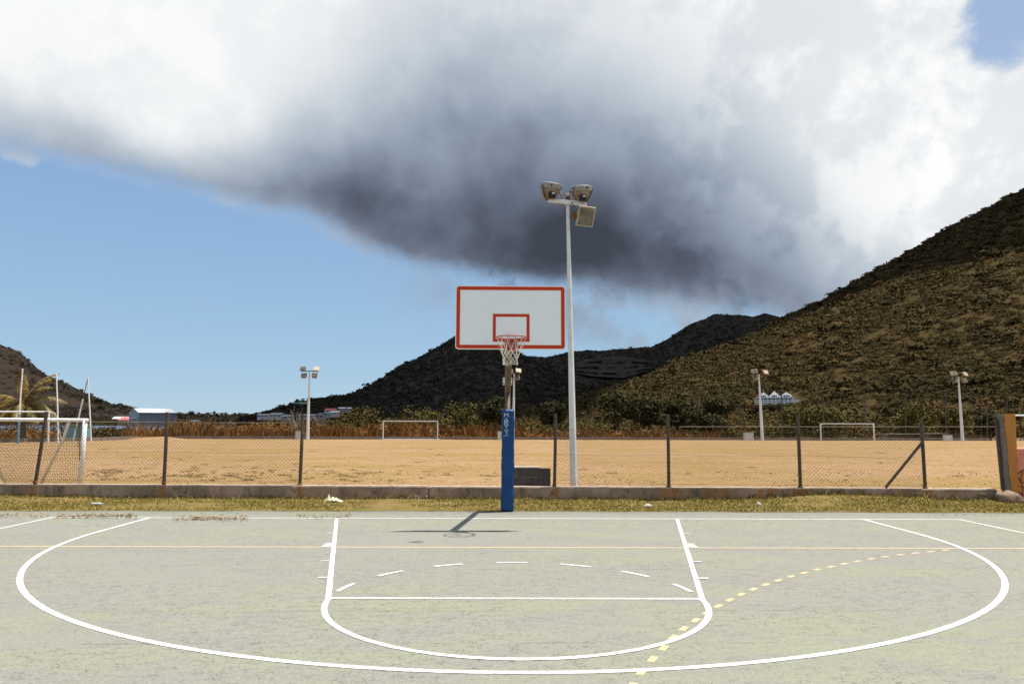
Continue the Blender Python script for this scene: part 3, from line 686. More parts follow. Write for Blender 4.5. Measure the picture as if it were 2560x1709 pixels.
# rim, bracket, net
rcn = at(1278.5, 842.5, -1.575); RX, RY_, RZ = rcn.x, -1.575, rcn.z; RR = .2335
b = sub(hoop); b.tube([(RX+RR*math.cos(2*math.pi*k/40), RY_+RR*math.sin(2*math.pi*k/40), RZ) for k in range(40)], .0095, 8, closed=True); rim = b.build('rim', M_rim, hoop, smooth=True)
b = sub(rim)
for sx in (-1, 1):
    b.tube([(RX+sx*.075, BY-.01, RZ-.012), (RX+sx*.12, RY_+.195, RZ-.008)], .009, 6); b.tube([(RX+sx*.075, BY-.012, RZ-.17), (RX+sx*.09, RY_+.18, RZ-.03)], .010, 6)
b.box((RX, BY-.012, RZ-.09), (.18, .016, .20)); b.box((RX, BY-.075, RZ-.012), (.16, .13, .02)); b.build('bracket', M_rim, rim)
for k in range(12):
    a = 2*math.pi*(k+.5)/12; b = sub(rim); b.tube([(RX+(RR-.004)*math.cos(a+d), RY_+(RR-.004)*math.sin(a+d), RZ-.012-zz) for d, zz in ((-.04, -.004), (-.03, .014), (.03, .014), (.04, -.004))], .004, 4); b.build('net_hook', M_rim, rim)
b = sub(hoop); lv = [(0, RR), (.175, .168), (.225, .140), (.275, .128), (.325, .124), (.375, .120), (.405, .118)]
def npnt(l, k):
    z, r_ = lv[l]; a = 2*math.pi*(k+(.5 if l % 2 == 0 else 0))/12; j = .012*math.sin(k*2.3+l)
    return Vector((RX+(r_+j*(l > 0))*math.cos(a)-.012*(l > 1), RY_+(r_+j*(l > 0))*math.sin(a), RZ-.014-z+.012*math.sin(k*1.7+l*2)*(l > 1)))
for l in range(len(lv)-1):
    for k in range(12):
        for dk in ((0, 1) if l % 2 == 0 else (-1, 0)):
            p = npnt(l, k); q = npnt(l+1, (k+dk) % 12); m_ = (p+q)/2+Vector((0, 0, -.008)); b.tube([p, m_, q], .0033, 4, cap=False)
for k in range(12): b.tube([npnt(6, k), (npnt(6, k)+npnt(6, (k+1) % 12))/2+Vector((0, 0, -.022)), npnt(6, (k+1) % 12)], .0033, 4, cap=False)
b.build('net', M_net, hoop, smooth=True)

# ------------------------------------------------------------------ block wall
bl = empty('block_wall', at(1330, 1213, 3.25), 'short stack of grey concrete blocks behind the low wall beside the blue post', 'wall')
yb0 = 3.22; pA = at(1268, 1213, yb0); pB = at(1377.5, 1169.5, yb0); top = pB.z; h2 = (top-.03-.19)/2*1.0; zb = top-.4
def blk(xa, xb, za, zc):
    b = sub(bl); b.box(((xa+xb)/2, yb0+.09+rng.uniform(-.004, .004), (za+zc)/2), (xb-xa-.012, .18, zc-za-.012)); b.build('block', M_block, bl, bevel=.006)
zm = at(1330, 1193, yb0).z; X = lambda p: at(p, 1190, yb0).x
for a, c in ((1266, 1290), (1290, 1335), (1335, 1377)): blk(X(a), X(c), zm, top)
zlow = zm-(top-zm)
for a, c in ((1268, 1282), (1282, 1309), (1309, 1353), (1353, 1377)): blk(X(a), X(c), zlow, zm)
b = sub(bl); b.box(((X(1266)+X(1377))/2, yb0+.09, (zlow+top)/2), (X(1377)-X(1266)-.02, .16, top-zlow-.02)); b.build('mortar', M_mortar, bl)
b = sub(bl); b.box(((X(1266)+X(1350))/2, yb0+.1, top+.014), (X(1350)-X(1266), .2, .028)); b.build('cap_slab', M_palestone, bl, bevel=.005)
b = sub(bl); b.box(((X(1266)+X(1377))/2, yb0+.09, zlow-.2), (X(1377)-X(1266), .2, .4)); b.build('footing', M_mortar, bl)

# ------------------------------------------------------------------ floodlights
def frame_to(loc, axis, roll=0):
    q = Vector(axis).normalized().to_track_quat('Z', 'Y'); return Matrix.Translation(loc) @ q.to_matrix().to_4x4() @ Matrix.Rotation(roll, 4, 'Z')
fl = empty('floodlight_pole', at(1435, 1218, 4.6), 'tall white floodlight pole rising beside the backboard, close behind the low wall', 'floodlight')
FYL = 4.6; base = at(1435, 1218, FYL); base.z = field_h(base.x, FYL); topp = at(1419, 497, FYL)
b = sub(fl); b.tube([base, base.lerp(topp, .4), topp], [.099, .075, .040], 8); b.build('pole', M_white_metal, fl)
b = sub(fl); q = at(1434, 1185, FYL-.1); b.box((q.x, q.y, q.z), (.06, .02, .18)); b.build('hatch', M_white_metal, fl, bevel=.004)
b = sub(fl); b.tube([topp+Vector((0, 0, -.02)), topp+Vector((0, 0, .10)), topp+Vector((0, 0, .10)), topp+Vector((0, 0, .13)), topp+Vector((0, 0, .145))], [.05, .05, .08, .08, .03], 12); b.build('cap', M_white_metal, fl)
b = sub(fl); b.tube([topp+Vector((0, 0, -.05)), topp+Vector((0, 0, .05))], .055, 10); b.build('collar', M_rust, fl)
aL = at(1370, 503, FYL); aR = at(1466, 513, FYL); dirA = (aR-aL).normalized()
b = sub(fl); cc = (aL+aR)/2+Vector((0, -.09, 0)); rotA = Matrix.Rotation(-math.atan2(aR.z-aL.z, aR.x-aL.x), 3, 'Y'); b.box(cc, ((aR-aL).length, .05, .095), rotA); b.build('crossarm', M_goal, fl, bevel=.004)
def drum_lamp(loc, axis, R0, parent, detail=True, sgn=1):
    Mx = frame_to(loc, axis); b = sub(parent)
    b.lathe([(R0*.40, -.29), (R0*.66, -.27), (R0*.90, -.12), (R0*.97, -.02)], Mx, 20); body = b.build('lamp_housing', M_lampbody, parent, smooth=False)
    b = sub(body); b.lathe([(R0*.98, -.03), (R0*1.03, -.03), (R0*1.03, .09), (R0*.98, .10)], Mx, 56, .028); b.build('ribbed_band', M_ribs, body)
    b = sub(body); b.lathe([(R0*.96, .092), (R0*.96, .104)], Mx, 24); b.build('lens', M_glass, body)
    for s_ in (-1, 1):
        b = sub(body); b.box(Mx @ Vector((s_*R0*.67, -R0*.79, .03)), (.03, .03, .05)); b.build('clip', M_black, body)
    return body, Mx
def yoke(Mx, R0, foot, parent):
    b = sub(parent); A = Mx @ Vector((-R0*1.10, 0, .02)); B = Mx @ Vector((R0*1.10, 0, .02)); f0 = foot+Vector((-R0*.80, 0, 0)); f1 = foot+Vector((R0*.80, 0, 0))
    b.tube([A, A.lerp(f0, .55)+Vector((-.02, 0, 0)), f0, f1, B.lerp(f1, .55)+Vector((.02, 0, 0)), B], .021, 4); b.build('yoke', M_rustpost, parent)
R0 = .255
for (px, py, fx_, fz_, ax) in ((1376, 474, 1385, 499, (.14, -.16, 1)), (1453, 481, 1445, 506, (-.04, -.16, 1))):
    c = at(px, py-4, FYL-.02); body, Mx = drum_lamp(c, ax, R0, fl)
    yoke(Mx, R0, at(fx_, fz_, FYL-.1), fl)
    b = sub(body); bb = at(px+4, py+14, FYL-.24); b.box(bb, (.17, .13, .14)); bx = b.build('ballast_box', M_black, body, bevel=.01)
    b = sub(bx); b.box(bb+Vector((.03, -.064, .03)), (.065, .006, .032)); b.build('rating_plate', M_goal, bx)
# square lamp turned down towards the court
c = at(1464, 541, FYL-.25); ax = Vector((.10, -.80, -.42)).normalized(); Mx = frame_to(c, ax)
xax = Vector((1, 0.1, -.10)); xax = (xax-ax*xax.dot(ax)).normalized(); yax = ax.cross(xax)
Mx = Matrix(((xax.x, yax.x, ax.x, c.x), (xax.y, yax.y, ax.y, c.y), (xax.z, yax.z, ax.z, c.z), (0, 0, 0, 1)))
def rr2(w, h, sk=0): return [(-w+sk*-h, -h), (w+sk*-h, -h), (w+sk*h, h), (-w+sk*h, h)]
hw, hh = .215, .245
b = sub(fl); b.hexa([Mx @ Vector((x, y, -.05)) for x, y in rr2(hw, hh)], [Mx @ Vector((x, y, .02)) for x, y in rr2(hw, hh)])
b.hexa([Mx @ Vector((x*.6, y*.6, -.20)) for x, y in rr2(hw, hh)], [Mx @ Vector((x*.95, y*.95, -.05)) for x, y in rr2(hw, hh)]); sq = b.build('square_lamp', M_lampbody, fl)
b = sub(sq)
for (xa, ya, xb, yb) in ((-hw, -hh, hw, -hh+.035), (-hw, hh-.035, hw, hh), (-hw, -hh+.035, -hw+.035, hh-.035), (hw-.035, -hh+.035, hw, hh-.035)):
    b.hexa([Mx @ Vector(v) for v in ((xa, ya, .021), (xb, ya, .021), (xb, yb, .021), (xa, yb, .021))], [Mx @ Vector(v) for v in ((xa, ya, .04), (xb, ya, .04), (xb, yb, .04), (xa, yb, .04))])
b.build('lamp_rim', M_lampframe, sq)
b = sub(sq); b.hexa([Mx @ Vector((x*.84, y*.86, .021)) for x, y in rr2(hw, hh)], [Mx @ Vector((x*.84, y*.86, .028)) for x, y in rr2(hw, hh)]); b.build('glass', M_glass, sq)
b = sub(fl); g = [at(x, y, FYL-.2) for x, y in ((1429, 515), (1430, 524), (1434, 536), (1438, 542))]; b.tube(g, .016, 5); b.box(at(1436, 541, FYL-.18), (.11, .09, .13)); b.build('lamp_bracket', M_rust, fl)
for cpts in ([(1405, 490), (1412, 486), (1418, 489), (1421, 496)], [(1430, 506), (1434, 514), (1438, 521), (1443, 523), (1438, 528), (1436, 534)]):
    b = sub(fl); b.tube([at(x, y, FYL-.12) for x, y in cpts], .009, 5); b.build('cable', M_black, fl)

# far poles: four lamps each
def far_pole(bpx, bpy_, tpx, tpy, lamps, label, D=86.0):
    Y = toY(D); p0 = at(bpx, bpy_, Y); p0.z = field_h(p0.x, min(Y, 75)); p1 = at(tpx, tpy, Y); r = empty('floodlight_pole', p0, label, 'floodlight', 'floodlight poles across the field')
    b = sub(r); b.tube([p0, p0.lerp(p1, .5), p1], [.19, .145, .085], 8); b.build('pole', M_white_metal, r)
    xs_ = [l[0] for l in lamps]; ya = tpy-1
    b = sub(r); b.tube([at(min(xs_)+3, ya, Y), at(max(xs_)-3, ya, Y)], .06, 5); b.build('crossarm', M_rustpost, r)
    for i, (lx, ly) in enumerate(lamps):
        c = at(lx, ly, Y); s_ = 1 if lx > tpx else -1
        M_ = Matrix.Translation(c) @ Matrix.Rotation(R(20*s_), 4, 'Z') @ Matrix.Rotation(R(-35), 4, 'X') @ Matrix.Rotation(R(8*s_), 4, 'Y')
        b = sub(r); b.hexa([M_ @ Vector(v) for v in ((-.20, .30, -.2), (.2, .3, -.2), (.2, .3, .2), (-.2, .3, .2))], [M_ @ Vector(v) for v in ((-.34, -.05, -.3), (.34, -.05, -.3), (.34, -.05, .3), (-.34, -.05, .3))]); h = b.build('lamp', M_lampbody, r)
        b = sub(h); b.hexa([M_ @ Vector(v) for v in ((-.29, -.052, -.25), (.29, -.052, -.25), (.29, -.052, .25), (-.29, -.052, .25))], [M_ @ Vector(v) for v in ((-.29, -.07, -.25), (.29, -.07, -.25), (.29, -.07, .25), (-.29, -.07, .25))]); b.build('glass', M_lampframe if i % 2 else M_glass, h)
        b = sub(h); b.tube([c+Vector((-.37*1, 0, 0)), Vector((c.x-.2, c.y, at(lx, ya, Y).z)), Vector((c.x+.2, c.y, at(lx, ya, Y).z)), c+Vector((.37, 0, 0))], .03, 4); b.build('yoke', M_lampframe, h)
    return r
far_pole(769, 1099, 774, 928, [(757, 921), (791, 922), (760, 938), (787, 938)], 'white floodlight pole on the far field edge, left of the dark central hill')
far_pole(1283, 1098, 1285.5, 934, [(1276, 929), (1296, 926), (1292, 943)], 'slim floodlight pole half hidden behind the basketball post')
far_pole(1906, 1104, 1897, 936, [(1886, 928), (1914, 930), (1889, 944)], 'white floodlight pole on the far field edge in front of the white hotel')
far_pole(2407, 1108, 2396, 942, [(2384, 934), (2413, 935), (2387, 950), (2411, 950)], 'white floodlight pole on the far field edge at the right, before the green hillside')

# ------------------------------------------------------------------ goals
def far_goal(px0, px1, pyt, pyb, label, D=88.0):
    Y = toY(D); A = at(px0, pyb, Y); B = at(px1, pyb, Y); C = at(px0, pyt, Y); E_ = at(px1, pyt, Y); gz = zf(75)
    A.z = B.z = gz; r = empty('football_goal', (A+B)/2, label, 'goal', 'goals across the field')
    for p, q in ((A, C), (B, E_)):
        b = sub(r); b.box((p+q)/2, (.13, .12, q.z-p.z)); b.build('goal_post', M_goal, r)
    b = sub(r); b.box((C+E_)/2+Vector((0, 0, .065)), ((E_-C).length+.13, .12, .13)); b.build('crossbar', M_goal, r)
    for p, q in ((A, C), (B, E_)):
        b = sub(r); b.tube([q+Vector((0, .06, 0)), q+Vector((0, .8, -.05)), p+Vector((0, 1.9, .04))], .03, 5); b.build('stay', M_rustpost, r)
    b = sub(r); b.tube([A+Vector((-.4, .0, .05)), B+Vector((.3, 0, .05))], .05, 5) if px0 < 1500 else b.tube([A+Vector((0, 1.9, .04)), B+Vector((0, 1.9, .04))], .03, 5); b.build('ground_bar', M_goal if px0 < 1500 else M_rustpost, r)
far_goal(958, 1094, 1053.5, 1100, 'white football goal without a net in front of the orange dry grass')
far_goal(2052, 2185, 1060, 1105, 'white football goal without a net in front of the dark trees at the right')

def net_panel(P00, P10, P01, P11, nu, nv, r, sag=.12):
    V = []; F = []
    def pt(u, v):
        p = (P00*(1-u)+P10*u)*(1-v)+(P01*(1-u)+P11*u)*v
        return p+Vector((0, sag*math.sin(math.pi*v)*(.5+.5*math.sin(u*9)), -sag*.4*math.sin(math.pi*v)))
    b = MB()
    for i in range(nu+1): b.tube([pt(i/nu+.004*math.sin(j*2.1), j/12) for j in range(13)], r, 3, cap=False)
    for j in range(nv+1): b.tube([pt(i/16, j/nv+.006*math.sin(i*1.7+j)) for i in range(17)], r, 3, cap=False)
    return b.v, b.f
YG = 5.6; D = YG-CAM.y
T1 = at(213, 1050, YG); B1 = at(199, 1215, YG); B1.z = field_h(B1.x, YG); W3 = Vector((-3.6, .25, .015)); T0 = T1+W3; B0 = B1+W3
g = empty('netted_goal', (B0+B1)/2, 'small white goal with dark netting right behind the fence at the left', 'goal')
for p, q in ((B1, T1), (B0, T0)):
    b = sub(g); b.tube([p, p.lerp(q, .5)+Vector((.012, 0, 0)), q], .053, 10); b.build('goal_post', M_goal, g, smooth=True)
b = sub(g); b.tube([T0+Vector((-.05, 0, 0)), T1+Vector((.06, 0, 0))], .048, 10); b.build('crossbar', M_goal, g, smooth=True)
for T, Bt, kx in ((T1, B1, -1), (T0, B0, 1)):
    q_ = at(100, 1200, YG+1.1); q_.z = field_h(q_.x, YG+1.1); q_ = q_ if kx < 0 else Bt+Vector((.9, 1.1, 0)); b = sub(g); b.tube([T+Vector((kx*.42, .04, 0)), (T+Vector((kx*.42, 0, 0))).lerp(q_, .3)+Vector((kx*-.02, .12, .03)), q_], .035, 8); b.build('stay', M_goal, g, smooth=True)
M_gnet = mat('goal_net', (.05, .045, .04), (.09, .075, .06), 5)
kb0, kb1 = B0+Vector((.6, 1.5, 0)), B1+Vector((-.75, 1.35, 0))
for c4, nu, nv in (((T0, T1, kb0, kb1), 42, 22), ((T1, T1+Vector((-.5, .4, 0)), B1+Vector((0, 0, .03)), kb1), 12, 22), ((T0, T0+Vector((.5, .4, 0)), B0, kb0), 10, 20)):
    v, f = net_panel(*c4, nu, nv, .0035); b = sub(g); b.add(v, f); b.build('net', M_gnet, g)
Yg2 = toY(62); T1 = at(122, 1029, Yg2); B1 = at(120, 1111, Yg2); B1.z = field_h(B1.x, Yg2); W3 = Vector((-7.3, .3, 0)); T0 = T1+W3; B0 = B1+W3
g = empty('football_goal', (B0+B1)/2, 'large white football goal standing farther off behind the small netted goal', 'goal')
for p, q in ((B1, T1), (B0, T0)):
    b = sub(g); b.tube([p, q], .075, 8); b.build('goal_post', M_goal, g)
b = sub(g); b.tube([T0+Vector((-.07, 0, 0)), T1+Vector((.07, 0, 0))], .075, 8); b.build('crossbar', M_goal, g)
for p, q in ((B1, T1), (B0, T0)):
    b = sub(g); b.tube([q+Vector((0, .07, 0)), q+Vector((0, .9, -.1)), p+Vector((0, 2, .04))], .03, 5); b.build('stay', M_goal, g)

# tall white poles at the field's left end
M_bluepad = mat('faded_blue', (.10, .25, .38), (.18, .33, .45), 4)
def mast(pts, D, label, name='tall_pole', r=(.075, .055), bluebase=0):
    Y = toY(D); Pp = [at(x, y, Y) for x, y in pts]; Pp[0].z = field_h(Pp[0].x, min(Y, 75)); e_ = empty(name, Pp[0], label, 'pole')
    n = len(Pp); b = sub(e_); b.tube(Pp, [r[0]+(r[1]-r[0])*i/(n-1) for i in range(n)], 8); b.build('shaft', M_goal, e_)
    b = sub(e_); b.tube([Pp[-1], Pp[-1]+Vector((0, 0, .05))], [r[1]*1.15, r[1]*.6], 8); b.build('tip', M_goal, e_)
    if bluebase: b = sub(e_); b.tube([Pp[0], Pp[0].lerp(Pp[1], bluebase)], r[0]*1.25, 8); b.build('base_sleeve', M_bluepad, e_)
mast([(45, 1106), (50, 1010), (56.5, 923)], 63, 'tall white pole with a blue base in front of the palm', bluebase=.75)
mast([(146, 1096), (144, 1020), (141, 935)], 68, 'tall plain white pole just right of the palm')
Y = toY(68); apx = at(219.5, 946, Y); f1 = at(182, 1103, Y); f2 = at(228, 1104, Y); f1.z = f2.z = field_h(f1.x, Y)
a_ = empty('crossed_poles', (f1+f2)/2, 'pair of white poles leaning together like a narrow tent', 'pole')
b = sub(a_); b.tube([f1, f1.lerp(apx, .68)], .065, 8); b.build('shaft', M_goal, a_)
b = sub(a_); b.tube([f1.lerp(apx, .68), apx], .04, 6); b.build('thin_end', M_rustpost, a_)
b = sub(a_); b.tube([f2, f2.lerp(apx, .5)+Vector((.03, 0, 0)), apx+Vector((0, 0, .1))], [.065, .06, .045], 8); b.build('shaft', M_goal, a_)

# ------------------------------------------------------------------ painted pillar, mural wall, boulder (right edge)
YP = wall_y(10)-.02; q0 = at(2495, 1262, YP); q1 = at(2540, 1033, YP)
pil = empty('orange_pillar', (at(2520, 1262, YP).x, YP, 0), 'crumbling orange painted pillar at the right end of the low wall', 'pillar')
zt = at(2515, 1034, YP).z; PXr = at(2537, 1034, YP).x; PXl = at(2494, 1034, YP).x; PXm = at(2507, 1034, YP).x; PXbl = at(2524, 1232, YP).x; PXbr = at(2545, 1232, YP).x
b = sub(pil); n = 22; vs = []; fs = []
for i in range(n+1):
    t = i/n; z = -.1+(zt+.1)*t; xl = PXbl+(PXm-PXbl)*t+.010*fbm(z*5, 1)+.006*fbm(z*14, 4); xr = PXbr+(PXr-PXbr)*t
    vs += [(xl, YP+.01*fbm(z*6, 9), z), (xr-.005, YP, z), (xr-.005, YP+.20, z), (xl+.012*fbm(z*7, 6)-.01, YP+.20, z)]
for i in range(n): fs += [(i*4+k, i*4+(k+1) % 4, (i+1)*4+(k+1) % 4, (i+1)*4+k) for k in range(4)]
fs += [(3, 2, 1, 0), tuple(n*4+k for k in range(4))]; b.add(vs, fs); b.build('masonry_core', M_greystone, pil)
b = sub(pil); vs = []; fs = []
for i in range(n+1):
    t = i/n; z = -.05+(zt+.054)*t; xl = PXbl+(PXm-PXbl)*t+.035*(1-t)+.012+.022*fbm(z*2.6, 3)+.010*fbm(z*9, 5); xr = PXbr+(PXr-PXbr)*t
    vs += [(xl, YP-.016, z), (xr, YP-.016, z), (xr, YP+.22, z), (xl, YP+.004, z)]
for i in range(n): fs += [(i*4+k, i*4+(k+1) % 4, (i+1)*4+(k+1) % 4, (i+1)*4+k) for k in range(4)]
fs += [(3, 2, 1, 0), tuple(n*4+k for k in range(4))]; b.add(vs, fs); b.build('orange_plaster', M_orange, pil)
mu = empty('mural_wall', (at(2600, 1262, YP).x, YP+.1, 0), 'low pink wall painted with a basketball, at the right edge', 'wall')
b = sub(mu); wz = at(2560, 1122, YP).z; xw0 = PXbr-.03; b.hexa([(xw0, YP+.03, -.2), (xw0+9, YP-.1, -.2), (xw0+9, YP+.17, -.2), (xw0, YP+.27, -.2)], [(xw0-.02, YP+.03, wz), (xw0+9, YP-.1, wz), (xw0+9, YP+.17, wz+.02), (xw0-.02, YP+.27, wz+.02)]); b.build('pink_wall', M_pink, mu)
M_ballp = mat('ball_orange_paint', (.62, .24, .07), (.55, .19, .06), 5, rough=.9); M_mline = mat('mural_line', (.06, .03, .03), (.11, .05, .04), 30, rough=.9)
bcx = at(2573, 1205, YP).x; bcz = at(2573, 1207, YP).z; br = .29
def ym(x): return YP+.03-.13*(x-xw0)/9-.004
def flat_ribbon(pts, w, dy):
    L = []; Rr = []
    for i, p in enumerate(pts):
        a = Vector(pts[max(0, i-1)]); c = Vector(pts[min(len(pts)-1, i+1)]); t = (c-a).normalized(); n_ = Vector((-t.y, t.x))*w/2; p = Vector(p)
        L.append((p.x+n_.x, ym(p.x)-dy, p.y+n_.y)); Rr.append((p.x-n_.x, ym(p.x)-dy, p.y-n_.y))
    k = len(pts); return L+Rr, [(i, k+i, k+i+1, i+1) for i in range(k-1)]
b = sub(mu); cp = [(bcx+br*math.cos(2*math.pi*k/40), bcz+br*1.02*math.sin(2*math.pi*k/40)) for k in range(40)]; b.add([(x, ym(x), z) for x, z in cp], [tuple(range(40))]); ball = b.build('painted_ball', M_ballp, mu)
b = sub(ball); v, f = flat_ribbon(cp+cp[:1], .022, .004); b.add(v, f)
for k, pts in enumerate(([(bcx-.24, bcz+.17), (bcx-.17, bcz+.02), (bcx-.12, bcz-.0), (bcx-.05, bcz+.08), (bcx+.02, bcz+.14)], [(bcx-.28, bcz-.06), (bcx-.1, bcz-.09), (bcx+.1, bcz-.06), (bcx+.28, bcz+.02)], [(bcx-.16, bcz-.24), (bcx-.14, bcz-.1), (bcx-.17, bcz+.06), (bcx-.12, bcz+.25)], [(bcx+.02, bcz+.285), (bcx+.05, bcz), (bcx, bcz-.285)])):
    v, f = flat_ribbon(pts, .016, .008+.003*k); b.add(v, f)
b.build('ball_seams', M_mline, ball)
b = sub(mu); rz = at(2560, 1038, YP).z; b.tube([(PXr-.02, YP+.15, rz), (PXr+8, YP+.1, rz)], .022, 8); b.build('top_rail', M_goal, mu)
b = sub(mu); b.box((PXr+.035, YP+.16, (wz+rz)/2-.02), (.055, .05, rz-wz-.02)); b.build('gate_stile', M_greystone, mu)
b = sub(mu)
for k in range(14): b.tube([(PXr+.0, YP+.13, wz+.06+k*(rz-wz-.1)/14), (PXr+.08, YP+.13, wz+.06+k*(rz-wz-.1)/14)], .006, 4)
b.build('hinge_bars', M_rustpost, mu)
b = sub(mu)
for k in range(90): b.tube([(PXr+.09+k*.084, YP+.14, wz+.01), (PXr+.09+k*.084+.3, YP+.14, rz)], .002, 3); b.tube([(PXr+.09+k*.084, YP+.14, rz), (PXr+.09+k*.084+.3, YP+.14, wz+.01)], .002, 3)
b.build('wire_mesh', M_wire, mu)
pl0 = at(2508, 1218, YP+.16); pl1 = at(2490, 1045, YP+.16)
b = MB(pl0); rot = None; d_ = (pl1-pl0)
b.hexa([pl0+Vector(v) for v in ((-.035, -.03, -.05), (.03, -.03, -.05), (.03, .03, -.05), (-.035, .03, -.05))], [pl1+Vector(v) for v in ((-.03, -.03, 0), (.025, -.03, 0), (.025, .03, 0), (-.03, .03, 0))])
tag(b.build('leaning_post', M_rustpost), 'dark rusty post leaning against the orange pillar', 'post')
def rock(name, c, r, m, label, cat='rock', seed=0, flat=.7, sub_=3):
    bm = bmesh.new(); bmesh.ops.create_icosphere(bm, subdivisions=sub_, radius=1)
    for v in bm.verts:
        k = 1+.28*fbm(v.co.x*1.1+seed, v.co.y*1.1, v.co.z*1.1)+.08*fbm(v.co.x*4, v.co.y*4+seed, v.co.z*4); v.co = Vector((v.co.x*r[0]*k, v.co.y*r[1]*k, v.co.z*r[2]*k))
    me = bpy.data.meshes.new(name); bm.to_mesh(me); bm.free(); me.shade_smooth(); o = link(name, me, m); o.location = c; return tag(o, label, cat)
q = at(2524, 1247, YP-.3); rock('boulder', (q.x, YP-.3, q.z), (.24, .2, .175), M_rock, 'rounded brown boulder at the foot of the orange pillar', seed=3)
q = onz(1620, 1267, .03); rock('stone', (q.x, q.y, .055), (.075, .05, .035), M_palestone, 'flat grey stone in the verge grass right of the blue post', seed=8)
q = onz(1897, 1264.5, .03); rock('stone', (q.x, q.y, .06), (.05, .045, .045), M_palestone, 'small round white stone in the verge grass below the tilted fence', seed=12)['label'] = 'small round white stone in the grass, the rightmost loose stone'
q = onz(1066, 1246, .03); rock('stone', (q.x, q.y-.05, .06), (.05, .04, .045), M_rock, 'small broken brown stone lying at the joint of the low wall', seed=5)
def crumple(name, px, py, w, d, h, m, label, cat, seed):
    q = onz(px, py, .02); bm = bmesh.new(); bmesh.ops.create_grid(bm, x_segments=14, y_segments=9, size=1)
    for v in bm.verts:
        x, y = v.co.x, v.co.y; e_ = max(0, 1-.55*(x*x+y*y)); v.co = Vector((x*w*(1+.25*fbm(x*2, y*2, seed)), y*d*(1+.3*fbm(x*2+5, y*2, seed)), .02+h*e_*(.4+.6*abs(fbm(x*2.2, y*2.2, seed+2))*2)*(1.3-x*.9)))
    bmesh.ops.solidify(bm, geom=bm.faces[:], thickness=.003)
    me = bpy.data.meshes.new(name); bm.to_mesh(me); bm.free(); o = link(name, me, m); o.location = (q.x, q.y, verge_h(q.x, q.y)); return tag(o, label, cat)
crumple('plastic_bag', 836, 1255, .185, .07, .085, M_paper, 'crumpled pale yellow plastic bag on the verge below the wall', 'bag', 3)
b_ = onz(240, 1264, .02); bt = empty('plastic_bottle', (b_.x, b_.y, verge_h(b_.x, b_.y)+.03), 'crushed clear plastic bottle lying on the grass at the left', 'bottle')
Mb = frame_to(Vector(bt.location)+Vector((-.10, 0, .02)), (1, .25, -.05)); b = sub(bt); b.lathe([(.016, 0), (.028, .01), (.026, .05), (.017, .08), (.028, .12), (.026, .16), (.013, .20), (.010, .215)], Mb, 12); b.build('body', M_clear, bt, smooth=True)
b = sub(bt); b.lathe([(.014, .21), (.014, .235)], Mb, 10); b.build('cap', M_bluepad, bt)

# ------------------------------------------------------------------ far edge of the field: kerb, fences, boxes, benches
def strip_wall(name, pts, h, th, m, label, cat):
    P = [Vector(p) for p in pts]; o = P[0]; b = MB((o.x, o.y, o.z)); vs = []; Q = []
    for a, c in zip(P, P[1:]):
        k = max(1, int((c-a).length/1.5)); Q += [a.lerp(c, i/k) for i in range(k)]
    Q.append(P[-1])
    for p in Q:
        hh_ = h*(1+.12*fbm(p.x*.6, p.y*.6)); vs += [(p.x, p.y, p.z-.5), (p.x, p.y+.02, p.z+hh_), (p.x, p.y+th, p.z+hh_), (p.x, p.y+th, p.z-.5)]
    n = len(Q); b.add(vs, [(i*4+j, (i+1)*4+j, (i+1)*4+j+1, i*4+j+1) for i in range(n-1) for j in range(3)]+[(0, 1, 2, 3), tuple((n-1)*4+j for j in (3, 2, 1, 0))])
    return tag(b.build(name, m), label, cat)
gz = zf(75); YE = toY(90)
strip_wall('field_kerb', [(at(430, 1098, YE).x, YE, gz), (at(2475, 1098, YE).x, YE, gz)], .30, .3, M_kerb, 'dark concrete kerb wall along the far edge of the field', 'wall')
strip_wall('stone_wall', [(at(-250, 1105, toY(66)).x, toY(66), gz+.03), (at(60, 1105, toY(70)).x, toY(70), gz+.03), (at(220, 1098, toY(76)).x, toY(76), gz), (at(345, 1092, toY(84)).x, toY(84), gz)], .42, .35, M_kerb, 'low grey stone wall behind the poles at the left end of the field', 'wall')
# sandy mound at the gap
V = []; F = []; mc = at(392, 1090, toY(84)); n = 18
for i in range(n+1):
    for j in range(n+1):
        u, v = i/n*2-1, j/n*2-1; h = .40*max(0, 1-(u*u+v*v))**1.3*(1+.15*fbm(u*3, v*3)); V.append((mc.x+u*4.2, toY(84)+v*4.0, gz-.05+h))
for i in range(n):
    for j in range(n): F.append((i*(n+1)+j, (i+1)*(n+1)+j, (i+1)*(n+1)+j+1, i*(n+1)+j+1))
tag(link('sand_mound', npmesh('sand_mound', V, F, True), M_field), kind='structure')
V = []; F = []
for px, D in ((60, 105), (300, 118), (520, 128), (560, 480), (480, 620), (100, 640), (-200, 500), (-200, 130)):
    p = at(px, 1060, toY(D)); V.append((p.x, p.y, -1.20))
wm = bpy.data.meshes.new('lagoon_water'); wm.from_pydata(V, [], [tuple(range(len(V)))]); wm.update(); tag(link('lagoon_water', wm, M_water), kind='structure')

